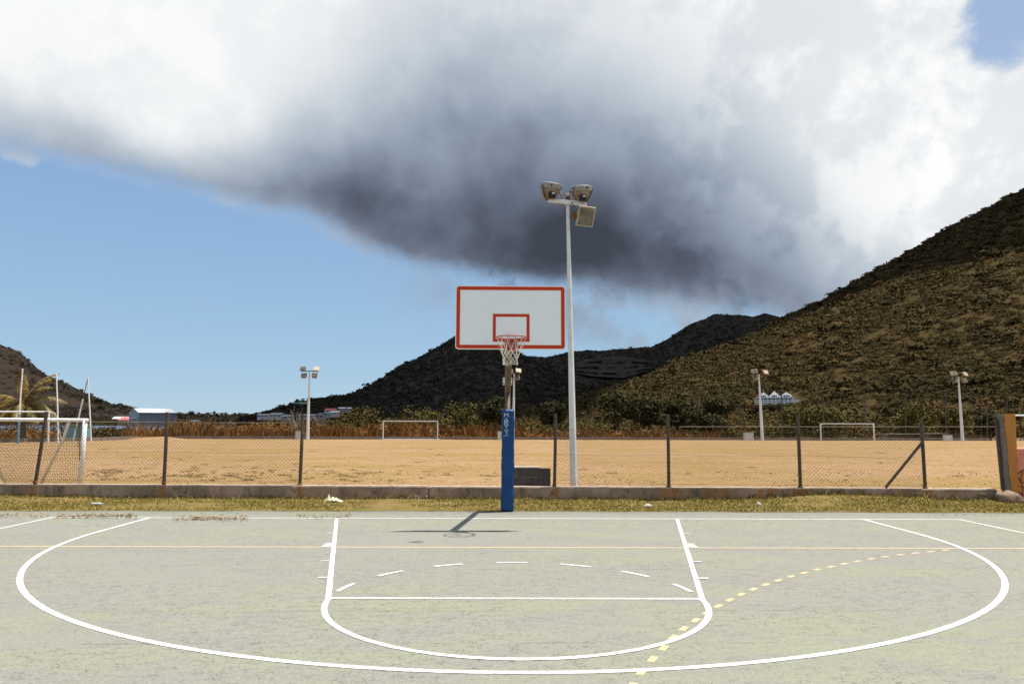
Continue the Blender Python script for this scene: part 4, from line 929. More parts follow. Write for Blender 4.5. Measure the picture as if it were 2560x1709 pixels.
def rail_fence(name, pxs, D, ytop, ybot, label, railpy=None, r=.035, wires=(), rail=True):
    Y = toY(D); pts = []; e_ = None
    for p in pxs:
        a = at(p, ybot, Y); c = at(p, ytop, Y); a.z = gz-.1; pts.append((a, c))
    e_ = empty(name, pts[0][0], label, 'fence')
    for a, c in pts: b = sub(e_); b.tube([a, c], r, 6); b.build('post', M_rustpost, e_)
    A = pts[0][1]; B = pts[-1][1]
    if rail: b = sub(e_); b.tube([A, B], .032, 5); b.build('top_rail', M_wirepale, e_)
    for k, w in enumerate(wires):
        b = sub(e_); b.tube([pts[0][0].lerp(A, w), pts[-1][0].lerp(B, w)], .011, 3); b.build('wire', M_wire, e_)
    return e_
M_wirepale = mat('galvanised_rail', (.42, .37, .29), (.30, .25, .19), 1)
rail_fence('boundary_fence', [216, 248, 287, 324, 360, 393, 455], 96, 1054, 1092, 'thin wire fence with a pale top rail before the lagoon', wires=(.3, .6))
rail_fence('boundary_fence', [456, 517, 580, 640, 700, 765], 96, 1056, 1096, 'thin wire fence with a pale top rail in the orange dry grass', wires=(.3, .6))
rail_fence('boundary_fence', [1698, 1782, 1866, 1950, 2034, 2118, 2202, 2286, 2370, 2454, 2500], 92.5, 1066, 1102, 'wire fence with a pale top rail behind the right-hand goal', wires=(.3, .6))
rail_fence('ball_stop_fence', [1746, 1851, 1954, 2058, 2162, 2264, 2365, 2468, 2517], 95, 984, 1100, 'row of tall dark ball-stop posts behind the right-hand goal', r=.085, wires=(.35, .55, .75, .97), rail=False)
M_metalbox = mat('grey_white_box', (.62, .63, .62), (.45, .45, .44), 3, rough=.6)
def cabinet(px0, px1, py0, py1, D, label):
    Y = toY(D); a = at(px0, py1, Y); c = at(px1, py0, Y); e_ = empty('cabinet', ((a.x+c.x)/2, Y, gz), label, 'cabinet'); w = c.x-a.x; h = c.z-gz
    b = sub(e_); b.box(((a.x+c.x)/2, Y+.25, gz+h/2), (w, .5, h)); b.build('case', M_metalbox, e_, bevel=.02)
    b = sub(e_); b.box(((a.x+c.x)/2, Y-.006, gz+h/2), (w*.86, .012, h*.86)); d = b.build('door', M_metalbox, e_)
    b = sub(e_); b.box(((a.x+c.x)/2, Y+.25, gz+h+.03), (w*1.08, .58, .06)); b.build('lid', M_kerb, e_)
    b = sub(d); b.box((c.x-w*.14, Y-.02, gz+h*.5), (.04, .02, .14)); b.build('handle', M_black, d)
cabinet(738, 750, 1077, 1096, 87, 'white metal cabinet left of the far floodlight pole, half behind a fence post')
cabinet(1862, 1884, 1081, 1101, 89, 'white metal cabinet left of the floodlight pole before the hotel')
cabinet(2364, 2381, 1087, 1107, 89, 'white metal cabinet left of the rightmost floodlight pole')
cabinet(1244, 1254, 1078, 1098, 89, 'white metal cabinet just left of the blue post pad')
M_wood = mat('bench_wood', (.14, .075, .035), (.22, .12, .06), 4, rough=.8)
def bench(px0, px1, py0, py1, D, label):
    Y = toY(D); a = at(px0, py1, Y); c = at(px1, py0, Y); h = c.z-gz; e_ = empty('bench', ((a.x+c.x)/2, Y, gz), label, 'bench', 'benches at the far field edge'); w = c.x-a.x; cx = (a.x+c.x)/2
    for k in range(3): b = sub(e_); b.box((cx, Y+.12*k, gz+h*.55), (w, .10, .05)); b.build('seat_slat', M_wood, e_)
    for k in range(2): b = sub(e_); b.box((cx, Y+.36, gz+h*(.75+.2*k)), (w, .04, .10)); b.build('back_slat', M_wood, e_)
    for s_ in (-1, 1): b = sub(e_); b.box((cx+s_*w*.42, Y+.14, gz+h*.26), (.09, .4, h*.52)); b.box((cx+s_*w*.42, Y+.40, gz+h*.5), (.08, .05, h)); b.build('leg', M_rustpost, e_)
bench(1136, 1175, 1088, 1100, 88.5, 'brown wooden bench right of the centre goal')
bench(2314, 2348, 1095, 1106, 90, 'brown wooden bench at the right, before a grey block wall')
M_greywall = mat('grey_render', (.16, .14, .13), (.22, .19, .17), .6, rough=.95)
def roofless(px0, px1, py0, py1, D, dep, label):
    Y = toY(D); a = at(px0, py1, Y); c = at(px1, py0, Y); e_ = empty('dugout', ((a.x+c.x)/2, Y, gz), label, 'building'); w = c.x-a.x; h = c.z-gz; cx = (a.x+c.x)/2
    b = sub(e_); b.box((cx, Y+dep, gz+h*.5), (w, .2, h)); b.build('back_wall', M_greywall, e_)
    for s_ in (-1, 1): b = sub(e_); b.box((cx+s_*(w/2-.1), Y+dep/2-.1, gz+h*.48), (.2, dep-.002, h*.96)); b.build('side_wall', M_greywall, e_)
    b = sub(e_); b.box((cx, Y+dep/2+.02, gz+h+.06), (w+.3, dep+.5, .1)); b.build('roof_slab', M_kerb, e_)
roofless(2216, 2306, 1086, 1106, 93, 1.2, 'low grey block shelter behind the right-hand goal')
roofless(2318, 2362, 1085, 1107, 93.5, 1.4, 'small grey block shelter beside the white cabinet at the right')
e_ = empty('slat_fence', (at(2380, 1100, toY(93)).x, toY(93), gz), 'dark slatted fence right of the rightmost cabinet', 'fence')
for k in range(22):
    p = at(2383+k*3.3, 1100, toY(93)); b = sub(e_); b.box((p.x, toY(93), gz+.42-.004*k), (.11, .04, .84-.008*k)); b.build('slat', M_rustpost, e_)
b = sub(e_); b.box((at(2418, 1100, toY(93)).x, toY(93)+.04, gz+.62), (3.7, .03, .07)); b.build('rail', M_rustpost, e_)

# teal shed and boat-like low clutter behind the net
e_ = empty('teal_shed', (at(187, 1096, toY(82)).x, toY(82), gz), 'small turquoise shed seen through the goal net', 'shed')
p = at(187, 1062, toY(82)); wS = (205-165)*pxm(82)
b = sub(e_); b.box((p.x, toY(82)+.8, (p.z+gz)/2), (wS, 1.6, p.z-gz)); M_teal = mat('teal_paint', (.10, .28, .33), (.14, .34, .38), 2); b.build('wall', M_teal, e_)
b = sub(e_); b.box((p.x, toY(82)+.8, p.z+.04), (wS+.2, 1.9, .08)); b.build('roof', M_greywall, e_)
b = sub(e_); b.box((p.x-.2, toY(82)-.012, gz+.62), (.62, .02, 1.2)); b.build('door', M_bluepad, e_)

# ------------------------------------------------------------------ trees
def tree(px, ptop, wpx, pbot, D, label, seed, m=M_leaf_dark, n=2600, trunk_h=None, name='broadleaf_tree', leaf=.19):
    r = np.random.default_rng(seed); Y = toY(D); s = pxm(D); base = at(px, pbot, Y); base.z = gz-.15 if D < 130 else base.z; zt_ = at(px, ptop, Y).z; zb_ = at(px, pbot, Y).z
    e_ = empty(name, base, label, 'tree', 'trees behind the field'); w = wpx*s/2; hc = zt_-zb_
    blobs = []
    for k in range(13):
        a = r.uniform(0, 2*np.pi); q = r.uniform(.15, .72); u = r.uniform(.12, .80); tap = math.sqrt(max(.15, 1-((u-.45)/.6)**2))
        blobs.append((base.x+w*q*tap*math.cos(a), Y+w*q*tap*math.sin(a), zb_+hc*u, w*r.uniform(.28, .46)))
    blobs.append((base.x+w*.1, Y, zt_-w*.36, w*.36))
    b = sub(e_); tz = zb_+hc*.35; b.tube([base, (base.x+.08, Y, base.z+(tz-base.z)*.5), (base.x-.05, Y, tz)], [w*.085+.05, w*.06+.04, w*.04+.03], 7)
    for q in blobs[:7]:
        c = Vector((base.x+.03, Y, base.z+(tz-base.z)*r.uniform(.45, .95))); e2 = Vector(q[:3]); b.tube([c, c.lerp(e2, .5)+Vector((0, 0, -.12)), e2], [w*.035+.025, w*.025+.015, .012], 5)
    b.build('trunk', M_bark, e_)
    C_ = []; N_ = []
    for q in blobs:
        k = int(n/len(blobs)); d = r.normal(size=(k, 3)); d /= np.linalg.norm(d, axis=1, keepdims=True)
        rad_ = q[3]*r.uniform(.62, 1.12, (k, 1)); C_.append(np.array(q[:3])+d*rad_*np.array([1, 1, .85])); nn = d+r.normal(size=(k, 3))*.55; nn[:, 2] += .35; N_.append(nn)
    C_ = np.concatenate(C_)-np.array(base); N_ = np.concatenate(N_)
    V, F = leaf_cards(C_, N_, r.uniform(.6, 1.25, len(C_))*leaf, r); link('crown', npmesh('crown', V, F), m, e_)
    return e_
tree(1240, 985, 98, 1068, 96, 'glossy dark tree partly hidden by the blue padded post', 1)
tree(1383, 998, 82, 1068, 97, 'round dark tree just left of the near floodlight pole', 2)
tree(1545, 972, 122, 1066, 97, 'tallest dark tree right of the near floodlight pole, with a pointed crown', 3, n=3600)
tree(1622, 992, 92, 1068, 100, 'dark tree in the middle of the row, between the tall pointed one and the next', 4)
tree(1694, 995, 90, 1072, 101, 'loose dark tree directly behind the fifth rusty fence post', 5, n=2000)
tree(1772, 984, 136, 1072, 96, 'broad dense dark tree at the right end of the row, left of the hotel', 6, n=3800)
tree(2290, 1000, 118, 1080, 99, 'light topped dark tree behind the diagonal fence brace', 7, m=M_leaf_olive, n=2600)
tree(2388, 1020, 92, 1088, 100, 'low olive tree behind the rightmost floodlight pole', 8, m=M_leaf_olive, n=1800)
tree(2475, 1030, 80, 1092, 98, 'low dark tree just left of the orange pillar', 9, n=1600)
tree(1165, 1000, 120, 1080, 108, 'spreading thin olive tree left of the blue post', 10, m=M_leaf_olive, n=1500)
tree(1060, 1022, 120, 1085, 112, 'wide olive shrub tree above the centre goal', 13, m=M_leaf_olive, n=1700)
tree(900, 1028, 150, 1080, 116, 'wide olive shrub tree left of the centre goal', 14, m=M_leaf_scrub, n=1900)
tree(2080, 1008, 150, 1090, 104, 'wide olive tree behind the right-hand goal', 15, m=M_leaf_olive, n=2600)
tree(1975, 1018, 130, 1090, 106, 'wide olive tree below the white hotel', 16, m=M_leaf_olive, n=2200)

# bare dry twigs near the left floodlight
def bare(px, ptop, pbot, D, label, seed):
    r = random.Random(seed); Y = toY(D); base = at(px, pbot, Y); tz = at(px, ptop, Y).z; e_ = empty('bare_shrub', base, label, 'shrub'); H_ = tz-base.z
    for k in range(9):
        a = r.uniform(-.5, .5); p0 = base+Vector((r.uniform(-.3, .3), r.uniform(-.3, .3), 0)); p1 = p0+Vector((math.sin(a)*H_*.5, r.uniform(-.5, .5), H_*.55)); p2 = p1+Vector((math.sin(a*1.4)*H_*.4, 0, H_*r.uniform(.2, .45)))
        b = sub(e_); b.tube([p0, p1, p2], [.05, .03, .01], 4); 
        for q in range(3): t = r.uniform(.3, .9); s0 = p1.lerp(p2, t); b.tube([s0, s0+Vector((r.uniform(-.5, .5), 0, r.uniform(.2, .6)))], [.018, .006], 3)
        b.build('twig', M_wirepale, e_)
bare(738, 1018, 1090, 98, 'pale leafless shrub left of the far left floodlight pole', 4)
bare(800, 1040, 1088, 99, 'pale leafless shrub right of the far left floodlight pole', 9)

# shrub belt, dry grass belt
def belt(name, m, rows, size, label, cat, seed):
    r = np.random.default_rng(seed); C_ = []; N_ = []; S_ = []
    for (px0, px1, D0, D1, h0, h1, nb, per, rad_) in rows:
        for _ in range(nb):
            px = r.uniform(px0, px1); D = r.uniform(D0, D1); Y = toY(D); c = at(px, 1090, Y); rr = rad_*r.uniform(.6, 1.3); hh_ = r.uniform(h0, h1)
            d = r.normal(size=(per, 3)); d /= np.linalg.norm(d, axis=1, keepdims=True); d[:, 2] = np.abs(d[:, 2])
            C_.append(np.array([c.x, Y, -.6 if D > 100 else gz-.2])+d*np.array([rr, rr, hh_+.5])*r.uniform(.6, 1.08, (per, 1))); N_.append(d+r.normal(size=(per, 3))*.6+np.array([0, 0, .3])); S_.append(r.uniform(.5, 1.2, per)*size)
    C_ = np.concatenate(C_); N_ = np.concatenate(N_); S_ = np.concatenate(S_); V, F = leaf_cards(C_, N_, S_, r)
    return tag(link(name, npmesh(name, V, F), m), label, cat, kind='stuff')
belt('scrub_belt', M_leaf_scrub, [(820, 1300, 104, 132, 1.6, 3.0, 90, 130, 2.2), (1290, 1720, 103, 130, .9, 2.0, 110, 130, 2.0), (1700, 2700, 103, 140, 1.8, 3.6, 170, 130, 2.4), (640, 840, 120, 150, 1.3, 2.6, 34, 100, 2.2), (1290, 2700, 150, 230, 2.0, 4.2, 150, 90, 4.0), (900, 1400, 150, 300, 2, 4.2, 110, 90, 4.5)], .24, 'olive and brown thorn scrub behind the far fence', 'scrub', 21)
belt('shore_scrub', M_leaf_scrub, [(205, 325, 99, 106, .5, 1.2, 30, 110, 1.3), (-150, 150, 92, 110, .6, 1.8, 26, 110, 1.6), (430, 700, 240, 420, 1.2, 3.2, 60, 90, 5), (60, 330, 420, 520, 3, 6, 45, 80, 7), (250, 345, 380, 410, 2.4, 4, 16, 80, 5), (436, 480, 300, 340, 3, 5, 6, 90, 4)], .22, 'dark green bushes along the lagoon shore', 'scrub', 22)
P = []; Hh = []; r = rng
for _ in range(15000):
    px = r.choice([r.uniform(420, 1300), r.uniform(1290, 1800), r.uniform(300, 440)], p=[.74, .21, .05]); D = r.uniform(91.5, 103); c = at(px, 1090, toY(D))
    f_ = fbm(c.x*.22, D*.3, 2)
    if f_ < -.22: continue
    P.append((c.x, toY(D), gz-.25)); Hh.append(max(.3, (1.65+1.2*f_)*r.uniform(.5, 1.15))*(1 if px < 1300 else .75))
for _ in range(500):
    px = r.uniform(-60, 170); D = r.uniform(86, 95); c = at(px, 1090, toY(D)); P.append((c.x, toY(D), gz-.25)); Hh.append(r.uniform(.5, 1.5))
belt('dry_brush', M_drygrass, [(420, 1300, 93, 102, .6, 1.7, 120, 90, 1.3), (1290, 1800, 93, 98, .4, 1.1, 45, 80, 1.2), (420, 800, 100, 115, 1.0, 2.0, 40, 90, 1.6), (-120, 170, 84, 92, .5, 1.3, 26, 80, 1.2)], .15, 'bushy orange dry weeds along the far kerb', 'weeds', 27)
blades('dry_grass_belt', P, Hh, M_drygrass, 'tall orange dry grass along the far kerb', 'grass', .055, .28)

# ------------------------------------------------------------------ palm
def palm(px, pbase, pcrown, D, label):
    r = random.Random(5); Y = toY(D); base = at(px, pbase, Y); base.z = gz-.1; top_ = at(px+6, pcrown, Y); e_ = empty('palm_tree', base, label, 'palm')
    b = sub(e_); b.tube([base, base.lerp(top_, .5)+Vector((-.1, 0, 0)), top_], [.34, .27, .22], 10); b.build('trunk', M_bark, e_)
    dirs = [(-1.0, -.3, .42, 3.2), (-.95, .4, .15, 3.2), (-.75, -.5, .9, 3.3), (-.45, .3, 1.4, 3.6), (-.1, -.4, 1.7, 3.7), (.12, .3, 1.6, 3.7), (.5, -.2, 1.2, 3.5), (.75, .4, .9, 3.3), (1.0, -.3, .55, 3.4), (1.0, .3, .2, 3.3), (.8, -.6, .05, 2.9), (-.7, -.7, .0, 2.9), (.2, -1, .3, 3.0), (-.2, 1, .5, 3.0), (.95, -.1, .35, 3.5), (-1, .05, .7, 3.3), (.3, .2, 1.9, 3.3)]
    for dx, dy, dz, L in dirs:
        L *= 1.25
        d = Vector((dx, dy, dz)).normalized(); pts = []; p = Vector(top_); v = d.copy(); n = 14
        for i in range(n+1):
            pts.append(p.copy()); p = p+v*(L/n); v = (v+Vector((0.03, 0, -.115-.03*r.random()))).normalized()
        b = sub(e_); b.tube(pts, [.045*(1-i/n)+.008 for i in range(n+1)], 4); V = []; F = []
        for i in range(1, n*3):
            t = i/(n*3); k = min(n-1, int(t*n)); f = t*n-k; q = pts[k].lerp(pts[k+1], f); tg = (pts[k+1]-pts[k]).normalized(); sd_ = tg.cross(Vector((0, 0, 1))); sd_.normalize() if sd_.length > .01 else None
            for s_ in (-1, 1):
                ll = 1.05*math.sin(math.pi*min(1, t*.9+.12))**.7*r.uniform(.8, 1.1); e2 = q+(sd_*s_*.55+tg*.6+Vector((0, 0, -.40-.3*r.random())))*ll; w = tg*.045; m_ = q.lerp(e2, .5)+Vector((0, 0, .08))
                b.add([q-w, q+w, m_+w, e2, m_-w], [(0, 1, 2, 3, 4)])
        b.build('frond', M_frond, e_)
palm(56, 1104, 1012, 72, 'coconut palm with drooping yellow green fronds at the left')

# ------------------------------------------------------------------ hills
def interp_sil(sil, px): return float(np.interp(px, [s[0] for s in sil], [s[1] for s in sil]))
class Hill:
    def __init__(s, sil, D0, D1, back, nx, nd, rough, seed, zbase=-1.3, pw=1.15):
        s.sil = sil; s.D0 = D0; s.D1 = D1; s.zb = zbase; s.pw = pw; s.rough = rough; s.seed = seed; s.px0 = sil[0][0]; s.px1 = sil[-1][0]; s.back = back; s.nx = nx; s.nd = nd
    def d01(s, px):
        f = lambda q: float(np.interp(px, [a[0] for a in q], [a[1] for a in q])) if isinstance(q, list) else q
        return f(s.D0), f(s.D1)
    def h(s, px, D):
        d0, d1 = s.d01(px); c = at(px, interp_sil(s.sil, px), toY(d1)); Hc = c.z-s.zb; t = (D-d0)/(d1-d0)
        x = at(px, 1050, toY(D)).x
        env = max(0, 1-abs(t-.5)*2)*.9+.1 if 0 < t < 1.0 else .0
        n_ = s.rough*Hc*(fbm(x/ (d1*.10), D/(d1*.10), s.seed, 5))*env*(1 if t < .98 else .2)
        n_ += Hc*.012*fbm(px*.035, 3.3, s.seed, 5)*max(0, min(1, t))
        if t <= 0: return s.zb-.6*(-t)*30
        if t <= 1: return s.zb+Hc*t**s.pw+min(n_, 0.6*Hc*t)
        return s.zb+Hc*.012*fbm(px*.035, 3.3, s.seed, 5)+Hc*max(-.05, 1-((t-1)*(d1-d0)/s.back)**1.4)
    def mesh(s):
        V = []; F = []; nd = s.nd
        for i in range(s.nx+1):
            px = s.px0+(s.px1-s.px0)*i/s.nx; d0, d1 = s.d01(px)
            for j in range(nd+1):
                t = j/nd; D = (d0-20)+(d1-d0+20)*(t/.8) if t < .8 else d1+s.back*.9*((t-.8)/.2)
                p = at(px, 1050, toY(D)); V.append((p.x, p.y, s.h(px, D)))
        for i in range(s.nx):
            for j in range(nd): F.append((i*(nd+1)+j, (i+1)*(nd+1)+j, (i+1)*(nd+1)+j+1, i*(nd+1)+j+1))
        return V, F
    def find(s, px, py):                            # distance where a pixel row meets the slope
        d0, d1 = s.d01(px)
        for k in range(400):
            D = d0+(d1-d0)*k/399
            if at(px, py, toY(D)).z <= s.h(px, D): return D
        return d1
K = 1.0898
silA = [(1290, 1035), (1400, 1005), (1453, 988), (1526, 968), (1580, 952), (1635, 930), (1690, 905), (1744, 884), (1798, 870), (1853, 850), (1907, 828), (1962, 795), (2071, 748), (2180, 690), (2290, 632), (2398, 570), (2507, 520), (2560, 494), (2700, 430), (2900, 350), (3200, 330), (3600, 420), (4000, 560)]
silB = [(1150, 1000), (1230, 930), (1310, 888), (1362, 894), (1428, 878), (1526, 874), (1580, 870), (1635, 866), (1657, 856), (1700, 828), (1744, 806), (1798, 785), (1853, 787), (1885, 793), (1918, 782), (1951, 790), (2050, 840), (2200, 920), (2350, 1000)]
silC = [(600, 1046), (645, 1036), (700, 1018), (740, 1008), (785, 997), (870, 986), (915, 965), (959, 940), (1013, 905), (1035, 898), (1090, 866), (1133, 841), (1180, 822), (1230, 830), (1280, 866), (1310, 888), (1350, 910), (1450, 960), (1600, 1020)]
silD = [(-900, 760), (-600, 700), (-300, 750), (-100, 820), (0, 868), (33, 877), (65, 905), (109, 939), (163, 960), (218, 986), (272, 1008), (327, 1018), (360, 1028), (420, 1040), (470, 1046)]
silE = [(200, 1041), (330, 1030), (400, 1035), (470, 1034), (540, 1036), (620, 1036), (700, 1037), (900, 1040)]
hA = Hill(silA, [(1290, 420), (1700, 300), (2100, 210), (2560, 170), (4000, 150)], [(1290, 560), (1700, 680), (2100, 760), (2560, 800), (4000, 780)], 500, 190, 120, .05, 3, pw=1.05)
hB = Hill(silB, [(1150, 900), (2350, 900)], [(1150, 1500), (2350, 1500)], 600, 120, 50, .05, 8)
hC = Hill(silC, [(600, 560), (1000, 480), (1600, 520)], [(600, 800), (900, 1050), (1200, 1200), (1600, 1000)], 500, 120, 60, .06, 13, pw=1.2)
hD = Hill(silD, 520, [(-900, 900), (0, 850), (470, 700)], 400, 100, 50, .04, 19, pw=1.1)
hE = Hill(silE, 2300, 2700, 500, 60, 10, .0, 23)
M_hA = mat('hillside_right', (.036, .027, .011), (.055, .037, .014), .010, 9, rough=1, c3=(.062, .040, .016), c3s=.022, spec=.03)
M_hF = mat('hillside_far', (.029, .026, .020), (.042, .035, .027), .006, 8, rough=1, c3=(.045, .036, .03), c3s=.02, spec=.03)
M_hD = mat('hillside_left', (.034, .024, .018), (.026, .019, .014), .012, 8, rough=1, c3=(.019, .017, .011), c3s=.03, spec=.03)
for hl_, m in ((hA, M_hA), (hB, M_hF), (hC, M_hF), (hD, M_hD), (hE, M_hF)):
    V, F = hl_.mesh(); tag(link('hill', npmesh('hill', V, F, True), m), kind='structure')

def hill_bushes(h, n, rad_, m, name, label, seed, lod=16, fn=None, pxr=None, flat=.75, Dref=700.0, cap=90, sig=.36):
    r = np.random.default_rng(seed); C_ = []; N_ = []; S_ = []
    for _ in range(n):
        px = r.uniform(*(pxr or (h.px0, h.px1))); d0, d1 = h.d01(px); t = r.uniform(0, 1)**.8; D = d0+(d1-d0)*t
        p = at(px, 1050, toY(D))
        if fn and not fn(px, D, p.x, p.y, r): continue
        cards = int(min(cap, max(8, lod*(Dref/D)**1.7)))
        rr = r.lognormal(0, sig)*rad_; z = h.h(px, D); d = r.normal(size=(cards, 3)); d /= np.linalg.norm(d, axis=1, keepdims=True); d[:, 2] = np.abs(d[:, 2])
        C_.append(np.array([p.x, p.y, z+rr*.1])+d*rr*np.array([1, 1, flat])*r.uniform(.6, 1, (cards, 1))); N_.append(d+r.normal(size=(cards, 3))*.4+np.array([0, 0, .35])); S_.append(r.uniform(.7, 1.25, cards)*rr*1.25/math.sqrt(cards))
    C_ = np.concatenate(C_); N_ = np.concatenate(N_); S_ = np.concatenate(S_); V, F = leaf_cards(C_, N_, S_, r)
    return tag(link(name, npmesh(name, V, F), m), label, 'scrub', kind='stuff')
HOTEL_D = hA.find(1945, 1016)-8
def fA(px, D, x, y, r):
    f = fbm(x*.012, y*.012, 4)+.5*fbm(x*.04, y*.04, 6)
    if 1872 < px < 2010 and HOTEL_D-3 < D < HOTEL_D+22: return False
    return r.uniform() < 1.2+f*.7
hill_bushes(hA, 22000, 1.8, M_hill_scrub, 'hillside_scrub', 'olive and brown scrub covering the big right-hand hill', 31, 16, fA, pxr=(1300, 2700), flat=.36, sig=.48)
hill_bushes(hA, 6000, 1.9, M_thicket, 'hillside_thickets', 'darker bushes gathered in the gullies of the right-hand hill', 36, 18, lambda px, D, x, y, r: fA(px, D, x, y, r) and r.uniform() < .06+2.6*max(0, fbm(x*.008+D*.004, y*.008, 14)-.02), pxr=(1300, 2700), flat=.42, sig=.5)
hill_bushes(hB, 9000, 2.8, M_far_scrub, 'far_hill_scrub', 'dark forest on the hill behind', 32, 9, Dref=1300, flat=.55)
hill_bushes(hC, 13000, 2.1, M_far_scrub, 'central_hill_scrub', 'dark scrub on the central hill', 33, 9, Dref=1000, flat=.55)
hill_bushes(hD, 7000, 1.5, M_far_scrub, 'left_hill_scrub', 'scattered dark bushes on the brown left hill', 34, 14, lambda px, D, x, y, r: r.uniform() < .30+fbm(x*.012, y*.012, 3)*1.1 or D < 590, pxr=(-200, 470))
hill_bushes(hE, 1500, 7, M_far_scrub, 'far_treeline', 'distant dark line of trees on the low horizon', 35, 9, Dref=2500)
# quarry face on the back hill
M_quarry = mat('quarry_rock', (.050, .040, .036), (.030, .025, .022), .012, 9, rough=1, stretch=(1, 1, 7), c3=(.075, .06, .052), c3s=.03, spec=.03)
V = []; F = []; nx_, nz2 = 60, 14
for i in range(nx_+1):
    px = 1410+(1650-1410)*i/nx_; ytop = float(np.interp(px, [1410, 1480, 1560, 1640, 1650], [915, 893, 890, 905, 912])); ybt = float(np.interp(px, [1410, 1480, 1560, 1640, 1650], [925, 940, 944, 920, 914]))
    for j in range(nz2+1):
        py = ytop+(ybt-ytop)*j/nz2; D = hB.find(px, py); st = (j % 4)*4.0; q = at(px, py, toY(D-10-st+14*fbm(px*.05, j*.6))); V.append(tuple(q))
for i in range(nx_):
    for j in range(nz2): F.append((i*(nz2+1)+j, i*(nz2+1)+j+1, (i+1)*(nz2+1)+j+1, (i+1)*(nz2+1)+j))
tag(link('quarry_face', npmesh('quarry_face', V, F), M_quarry), kind='structure')

# lone trees on the left hill's skyline
for px, py, w, lab, sd_ in ((152, 957, 20, 'lone wind-bent tree on the skyline of the left hill', 41), (244, 1003, 22, 'small dark tree on the lower slope of the left hill, near the crossed poles', 42), (252, 1020, 26, 'dark bush on the lower slope of the left hill above the lagoon', 43)):
    D = hD.find(px, py+6) if py > 960 else hD.d01(px)[1]
    tree(px, py-9, w, py+8, D, lab, sd_, n=700, leaf=.55, name='hillside_tree')

# ------------------------------------------------------------------ buildings
M_roofd = mat('grey_sheet_roof', (.34, .35, .38), (.26, .27, .30), .3, rough=.7)
M_hwall = mat('white_render', (.72, .74, .78), (.62, .64, .68), .3, rough=.8); M_roofw = mat('white_roof', (.78, .80, .80), (.66, .70, .72), .3, rough=.6)
M_roofr = mat('red_roof', (.55, .14, .12), (.48, .12, .10), .4, rough=.8); M_roofg = mat('green_roof', (.10, .22, .17), (.13, .26, .20), .3, rough=.7); M_win = mat('window_glass', (.02, .025, .035), rough=.15, spec=.6)
M_steel = mat('grey_cladding', (.155, .15, .185), (.125, .125, .15), .4, rough=.6, stretch=(6, 6, .3)); M_steel2 = mat('pale_trim_lit_gable', (.30, .31, .32), (.25, .26, .27), .4, rough=.6)
def gable(b, x0, x1, y0, y1, z0, zr, ax='x', ov=0.0):
    if ax == 'x':
        ym_ = (y0+y1)/2; b.add([(x0-ov, y0-ov, z0), (x1+ov, y0-ov, z0), (x1+ov, ym_, zr), (x0-ov, ym_, zr), (x0-ov, y1+ov, z0), (x1+ov, y1+ov, z0)], [(0, 1, 2, 3), (3, 2, 5, 4), (0, 3, 4), (1, 5, 2), (0, 4, 5, 1)])
    else:
        xm = (x0+x1)/2; b.add([(x0-ov, y0-ov, z0), (xm, y0-ov, zr), (xm, y1+ov, zr), (x0-ov, y1+ov, z0), (x1+ov, y0-ov, z0), (x1+ov, y1+ov, z0)], [(0, 1, 2, 3), (1, 4, 5, 2), (0, 4, 1), (3, 2, 5), (0, 3, 5, 4)])
# warehouse beyond the lagoon, seen across its left front corner
M_roofwh = mat('warehouse_roof', (.46, .48, .49), (.38, .40, .41), .3, rough=.6)
z0 = -1.3; A_ = at(345, 1050, toY(440)); B_ = at(440, 1050, toY(452)); C_ = at(322, 1050, toY(472)); sv = C_-A_; fv = B_-A_
ze = at(345, 1031.5, toY(440)).z; zr = at(380, 1023.5, toY(455)).z+.6
wh = empty('warehouse', (A_+fv/2+sv/2).xy.to_3d()+Vector((0, 0, z0)), 'dark grey metal warehouse with a white roof beyond the lagoon', 'building')
def wp(u, v, z): q = A_+fv*u+sv*v; return Vector((q.x, q.y, z))
b = sub(wh); b.hexa([wp(0, 0, z0), wp(1, 0, z0), wp(1, 1, z0), wp(0, 1, z0)], [wp(0, 0, ze), wp(1, 0, ze), wp(1, 1, ze), wp(0, 1, ze)]); b.build('wall', M_steel, wh)
b = sub(wh); b.add([wp(-.002, -.004, z0), wp(-.002, 1.004, z0), wp(-.002, 1.004, ze), wp(-.002, .5, zr-.1), wp(-.002, -.004, ze), wp(-.0005, -.004, z0), wp(-.0005, 1.004, z0), wp(-.0005, 1.004, ze), wp(-.0005, .5, zr-.1), wp(-.0005, -.004, ze)], [(0, 1, 2, 3, 4), (9, 8, 7, 6, 5), (0, 5, 6, 1), (1, 6, 7, 2), (2, 7, 8, 3), (3, 8, 9, 4), (4, 9, 5, 0)]); b.build('gable_wall', M_steel2, wh)  # gable paler than the front wall: its light is put into the colour
for v0, v1 in ((-.03, .5), (1.03, .5)):
    b = sub(wh); b.hexa([wp(-.012, v0, ze), wp(1.012, v0, ze), wp(1.012, v1, zr), wp(-.012, v1, zr)], [wp(-.012, v0, ze+.25), wp(1.012, v0, ze+.25), wp(1.012, v1, zr+.25), wp(-.012, v1, zr+.25)]); b.build('roof', M_roofwh, wh)
for t in (.012, .03, .95, .995): b = sub(wh); q = wp(t, -.012, z0); b.tube([q, Vector((q.x, q.y, ze-.1))], .16, 5); b.build('downpipe', M_steel2, wh)
b = sub(wh); b.hexa([wp(.03, -.03, z0+.3), wp(.97, -.03, z0+.3), wp(.97, -.005, z0+.3), wp(.03, -.005, z0+.3)], [wp(.03, -.03, z0+.75), wp(.97, -.03, z0+.75), wp(.97, -.005, z0+.75), wp(.03, -.005, z0+.75)]); b.build('plinth', M_steel2, wh)
